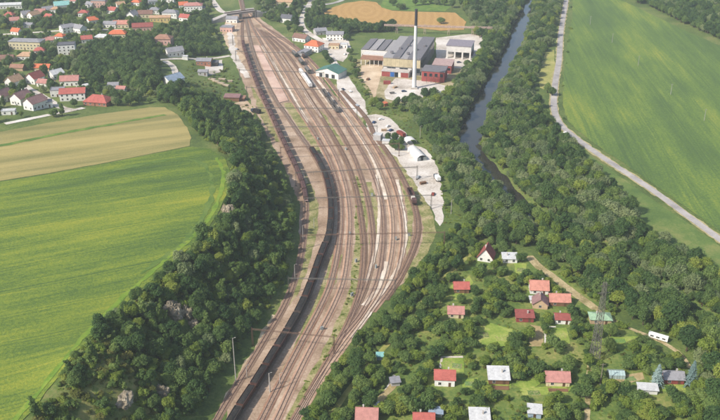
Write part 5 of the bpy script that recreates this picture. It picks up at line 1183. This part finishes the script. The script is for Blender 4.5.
scatter('station', [(348,52),(354,55),(360,72),(372,94),(378,104),(388,103),(412,104),(424,100),(410,112),(396,112),(384,113),(374,112),(368,104),(356,84)], 6.0, [0,1,3,6,7], [2,2,1.5,1.5,1.5], .5, .85, road_gap=5, keep=.8)
scatter('station', [(321,56),(327,54),(334,64),(331,68)], 5.0, [4,0], [2,2], .6, .8, road_gap=4)
scatter('station', [(384,140),(402,140),(404,150),(396,154),(386,152)], 3.6, [0,4,1], [1,1,1], .5, .62, clear=False, road_gap=2, track_gap=6)
scatter('upper', [(455,-45),(560,-45),(530,0),(500,0),(470,12),(458,2)], 6.5, [0,1,2,4], [2,2,2,2], .8, 1.2)
scatter('upper', [(320,-45),(460,-45),(455,-3),(430,-4),(380,-4),(345,-2),(325,2)], 8.0, [0,1,2,4], [2,2,1,2], .7, 1.1, keep=.8)
for q, kk, s in (((400,10),0,.95), ((403,9),2,.8), ((441,24),1,1.0), ((393,6),0,1.0), ((423,5),1,1.1), ((430,4),0,1.1), ((437,5),2,1.1), ((444,6),1,1.1), ((452,8),4,1.1), ((415,6),4,1.0)):
    p = U(*q); TREES.append((p[0], p[1], kk, s, 'upper'))
scatter('upper', [(600,-45),(592,-14),(622,-4),(662,14),(722,42),(800,72),(800,-45)], 6.4, [0,1,2,4], [2.5,2,1,2.5], .8, 1.25)
scatter('verge', [(568,0),(571,20),(566,40),(562,70),(560,100),(563,125),(566,125),(565,100),(567,70),(571,40),(574,10)], 5, [6,7], [1,1], .4, .8, road_gap=3.6, keep=.2)
scatter('verge', [(186,62),(222,62),(240,80),(262,125),(252,118),(225,104),(196,96),(184,88)], 5.5, [6,7,8], [1,1,1], .5, 1.0, road_gap=4, keep=.28)
scatter('verge', [(420,134),(432,150),(446,180),(452,205),(446,222),(444,200),(438,170),(428,150)], 4, [6,7,9], [1,1,.6], .5, 1.0, keep=.4)
for reg in (GARD, SCRUB, SLOPE, [(186,62),(222,62),(240,80),(262,125),(252,118),(225,104),(196,96),(184,88)], [(352,175),(358,176),(367,200),(367,235),(356,290),(345,325),(332,352),(318,380),(300,420),(285,420),(318,360),(340,315),(350,285),(355,240),(356,205)], [(390,150),(399,160),(419,190),(429,206),(433,219),(450,226),(470,222),(447,200),(440,160),(424,130),(400,112),(380,110),(365,118)], [(348,52),(362,66),(376,94),(380,110),(450,100),(410,112),(368,116),(352,84)], [(540,228),(604,252),(720,328),(720,300),(620,240),(552,213),(512,184)]):
    scatter('tuft', reg, 2.6, [13,14], [1.5,1], .5, 1.5, road_gap=.8, track_gap=1.9, keep=.5)
for q, s in (((557,96),.8), ((552,93),.95)): p = U(*q); TREES.append((p[0]-4, p[1], 1, s, 'upper'))
for q, s in (((656,386),.95), ((690,386),1.05)): p = U(*q); TREES.append((p[0], p[1], 12, s, 'spruce'))
p = U(631,331); 
REGLAB = {'slope': ('leafy tree of the dense wood on the slope left of the railway', 'trees on the wooded slope'), 'railside': ('leafy tree in the belt between the railway and the gardens', 'trees along the right side of the railway'),
 'riverside': ('leafy tree of the riverside wood on the right', 'trees of the riverside wood'), 'village': ('leafy tree among the village houses', 'village trees'), 'station': ('leafy tree around the station and factory yards', 'trees around the station'), 'upper': ('leafy tree beyond the factory or around the large right field', 'trees at the far fields'),
 'garden': ('small fruit tree or bush in the cottage gardens', 'garden fruit trees'), 'garden_tree': ('taller leafy tree rising above the cottage gardens', 'taller garden trees'), 'spruce': ('silvery blue spruce beside the grey roofed cottage', 'silvery spruces'), 'slope_shrub': ('low shrub on the dry grassy slope at lower left', 'slope shrubs'), 'verge': ('low bush on the rough grass verge', 'verge bushes'), 'tuft': ('low clump of herbs on rough grass', 'herb clumps')}
FAM = {'slope': 'b', 'railside': 'b', 'riverside': 'b', 'village': 'b', 'station': 'b', 'upper': 'b', 'garden_tree': 'b', 'garden': 'g', 'spruce': 's', 'slope_shrub': 'h', 'verge': 'h', 'tuft': 't'}
CAPS = {'b': 300, 'g': 300, 's': 10, 'h': 300, 't': 0}
def visible(t):
    px, py = project(t[0], t[1], h1(t[0], t[1])+4*t[3]); return -6 < px < 726 and -6 < py < 424
TZ = H(np.array([t[0] for t in TREES]), np.array([t[1] for t in TREES]))
order = []
for i, t in enumerate(TREES):
    px, py = project(t[0], t[1], TZ[i]+4*t[3]); vis = -6 < px < 726 and -6 < py < 424
    order.append((0 if vis else 1, -RAD[t[2]]*t[3]/math.hypot(t[0], t[1], CAM_H-TZ[i]), i))
order.sort(); cnt = {k: 0 for k in CAPS}; indiv, rest = [], []
seen = set()
for vis, _, i in order:
    f = FAM[TREES[i][4]]; new = TREES[i][2] not in seen and vis == 0
    if new: seen.add(TREES[i][2])
    if vis == 0 and (cnt[f] < CAPS[f] or new): cnt[f] += 1; indiv.append(i)
    else: rest.append(i)
NAME = {'b': 'leafy_tree', 'g': 'fruit_tree', 's': 'spruce_tree', 'h': 'shrub', 't': 'herb_clump'}; CAT = {'b': 'tree', 'g': 'fruit tree', 's': 'spruce', 'h': 'shrub', 't': 'herb clump'}
FIRST = {}
LOOK = ['dark green round', 'mid green round', 'silvery grey green', 'bright yellow green', 'deep green upright', 'mid green narrow', 'mid green', 'bright green', 'olive', 'mid green', 'bright green', 'dark green']
SMALL = {'b': 3.3, 'g': 2.6, 'h': 1.7}
side = lambda v, a, b, x, y: x if v < a else (y if v >= b else 'middle')
PLACE = {'slope': lambda a, b: '{} tree in the '+('lower' if b > 345 else 'middle' if b > 250 else 'upper')+' wood on the slope left of the railway', 'railside': lambda a, b: '{} tree in the belt between railway and gardens, '+('lower' if b > 350 else 'upper')+' half',
 'riverside': lambda a, b: '{} tree of the riverside wood, '+('at the right edge' if a > 640 else 'above the gardens' if b > 225 else 'beside the upper river'), 'village': lambda a, b: '{} tree among the village houses', 'station': lambda a, b: '{} tree around the station and factory yards', 'upper': lambda a, b: '{} tree at the far fields',
 'garden': lambda a, b: '{} fruit tree in the '+('lower ' if b > 350 else 'upper ')+('left' if a < 480 else 'middle' if a < 590 else 'right')+' part of the cottage gardens', 'garden_tree': lambda a, b: 'taller {} tree rising above the '+('left' if a < 500 else 'right')+' cottage gardens',
 'slope_shrub': lambda a, b: '{} shrub on the dry slope at lower left, '+('near the bottom edge' if b > 385 else 'below the green field'), 'verge': lambda a, b: '{} bush on the rough verge '+('left of the railway' if a < 300 else 'by the loading yard' if a < 500 else 'along the field road')}
for i in indiv:
    x, y, kk, s, rg_ = TREES[i]; f = FAM[rg_]; lab, grp = REGLAB[rg_]
    if rg_ not in ('spruce', 'tuft'):
        ppx, ppy = project(x, y, float(TZ[i])+3); look = LOOK[kk]; size = 'small' if s*RAD[kk] < SMALL[f] else 'large'
        lab = PLACE[rg_](ppx, ppy).format(f'{size} {look}')
    o = thing(NAME[f], lab, CAT[f], (x, y, float(TZ[i])-.1), random.random()*6.28, grp)
    o.scale = (s*random.uniform(.82, 1.18), s*random.uniform(.82, 1.18), s*random.uniform(.8, 1.25))
    if rg_ == 'spruce': o['label'] = 'silvery blue spruce '+('left' if project(x, y, 0)[0] < 672 else 'right')+' of the grey roofed cottage'
    c = link('crown', KIND[kk][0], o); tr = link('trunk', KIND[kk][1], o); FIRST.setdefault(kk, (c, tr))
# the rest of each wood, one object per wood, by geometry nodes
def forest(name, ids, label, cat, kinds):
    if not ids: return
    me = bpy.data.meshes.new(name); me.from_pydata([(TREES[i][0], TREES[i][1], float(TZ[i])-.1) for i in ids], [], [])
    for nm, typ, vals in (('kind', 'INT', [TREES[i][2] for i in ids]), ('size', 'FLOAT_VECTOR', [v for i in ids for v in (TREES[i][3]*random.uniform(.82, 1.18), TREES[i][3]*random.uniform(.82, 1.18), TREES[i][3]*random.uniform(.8, 1.25))]), ('turn', 'FLOAT', [random.random()*6.28 for _ in ids])):
        at_ = me.attributes.new(nm, typ, 'POINT'); at_.data.foreach_set('vector' if typ == 'FLOAT_VECTOR' else 'value', vals)
    o = link(name, me); tag(o, label, cat, kind='stuff')
    ng = bpy.data.node_groups.new(name, 'GeometryNodeTree'); ng.interface.new_socket('Geometry', in_out='INPUT', socket_type='NodeSocketGeometry'); ng.interface.new_socket('Geometry', in_out='OUTPUT', socket_type='NodeSocketGeometry')
    N = ng.nodes; Lk = ng.links; gi = N.new('NodeGroupInput'); go = N.new('NodeGroupOutput'); j = N.new('GeometryNodeJoinGeometry')
    def attr(nm, typ):
        a = N.new('GeometryNodeInputNamedAttribute'); a.data_type = typ; a.inputs['Name'].default_value = nm; return a.outputs[0]
    ka, sa_, ta = attr('kind', 'INT'), attr('size', 'FLOAT_VECTOR'), attr('turn', 'FLOAT')
    cx = N.new('ShaderNodeCombineXYZ'); Lk.new(ta, cx.inputs[2])
    m2p = N.new('GeometryNodeMeshToPoints'); Lk.new(gi.outputs[0], m2p.inputs['Mesh'])
    for kk in sorted(set(TREES[i][2] for i in ids)):
        jj = N.new('GeometryNodeJoinGeometry')
        if kk not in FIRST: kk2 = min(FIRST, key=lambda q: abs(RAD[q]-RAD[kk]))
        else: kk2 = kk
        for ob in FIRST[kk2]:
            oi = N.new('GeometryNodeObjectInfo'); oi.transform_space = 'ORIGINAL'; oi.inputs['Object'].default_value = ob; oi.inputs['As Instance'].default_value = False; Lk.new(oi.outputs['Geometry'], jj.inputs[0])
        cp = N.new('FunctionNodeCompare'); cp.data_type = 'INT'; cp.operation = 'EQUAL'; Lk.new(ka, cp.inputs[2]); cp.inputs[3].default_value = kk
        ip = N.new('GeometryNodeInstanceOnPoints'); Lk.new(m2p.outputs[0], ip.inputs['Points']); Lk.new(cp.outputs[0], ip.inputs['Selection']); Lk.new(jj.outputs[0], ip.inputs['Instance'])
        Lk.new(cx.outputs[0], ip.inputs['Rotation']); Lk.new(sa_, ip.inputs['Scale']); Lk.new(ip.outputs[0], j.inputs[0])
    Lk.new(j.outputs[0], go.inputs[0]); md = o.modifiers.new('trees', 'NODES'); md.node_group = ng
STUFF = {'slope': ('slope_woodland', 'dense green wood covering the slope left of the railway', 'woodland'), 'railside': ('railside_woodland', 'belt of leafy trees between railway and gardens', 'woodland'), 'riverside': ('riverside_woodland', 'thick grey green wood along both river banks', 'woodland'), 'village': ('village_woodland', 'mass of trees filling the village between the houses', 'woodland'), 'station': ('station_greenery', 'trees and bushes around station and factory yards', 'woodland'), 'upper': ('far_woodland', 'dark wood beyond the far fields', 'woodland'), 'garden': ('garden_greenery', 'smaller fruit trees and bushes filling the cottage gardens', 'greenery'), 'garden_tree': ('garden_woodland', 'taller trees scattered over the far gardens', 'woodland'), 'slope_shrub': ('slope_scrub', 'low scrub on the dry slope at lower left', 'scrub'), 'verge': ('verge_scrub', 'low bushes on rough verges', 'scrub'), 'tuft': ('rough_herbage', 'rough knee high herbs and tufts over the grassland', 'herbage')}
for rg_, (nm, lab, cat) in STUFF.items(): forest(nm, [i for i in rest if TREES[i][4] == rg_], lab, cat, None)
print('TREES', len(TREES), 'individual', len(indiv), cnt)

# ------------------------------------------------------------------ haze
hz = MB(); hz.box(-4800, -4800, -40, 4800, 4800, 235); m = bpy.data.materials.new('haze'); m.use_nodes = True; nt = m.node_tree
for n_ in list(nt.nodes):
    if n_.type != 'OUTPUT_MATERIAL': nt.nodes.remove(n_)
pv = nt.nodes.new('ShaderNodeVolumePrincipled'); pv.inputs['Color'].default_value = (.86, .92, 1.0, 1); pv.inputs['Density'].default_value = .00014; pv.inputs['Anisotropy'].default_value = .2
nt.links.new(pv.outputs[0], nt.nodes['Material Output'].inputs['Volume'])
ho = hz.build('haze', m); tag(ho, 'thin pale summer haze over the whole valley', 'haze', kind='stuff')
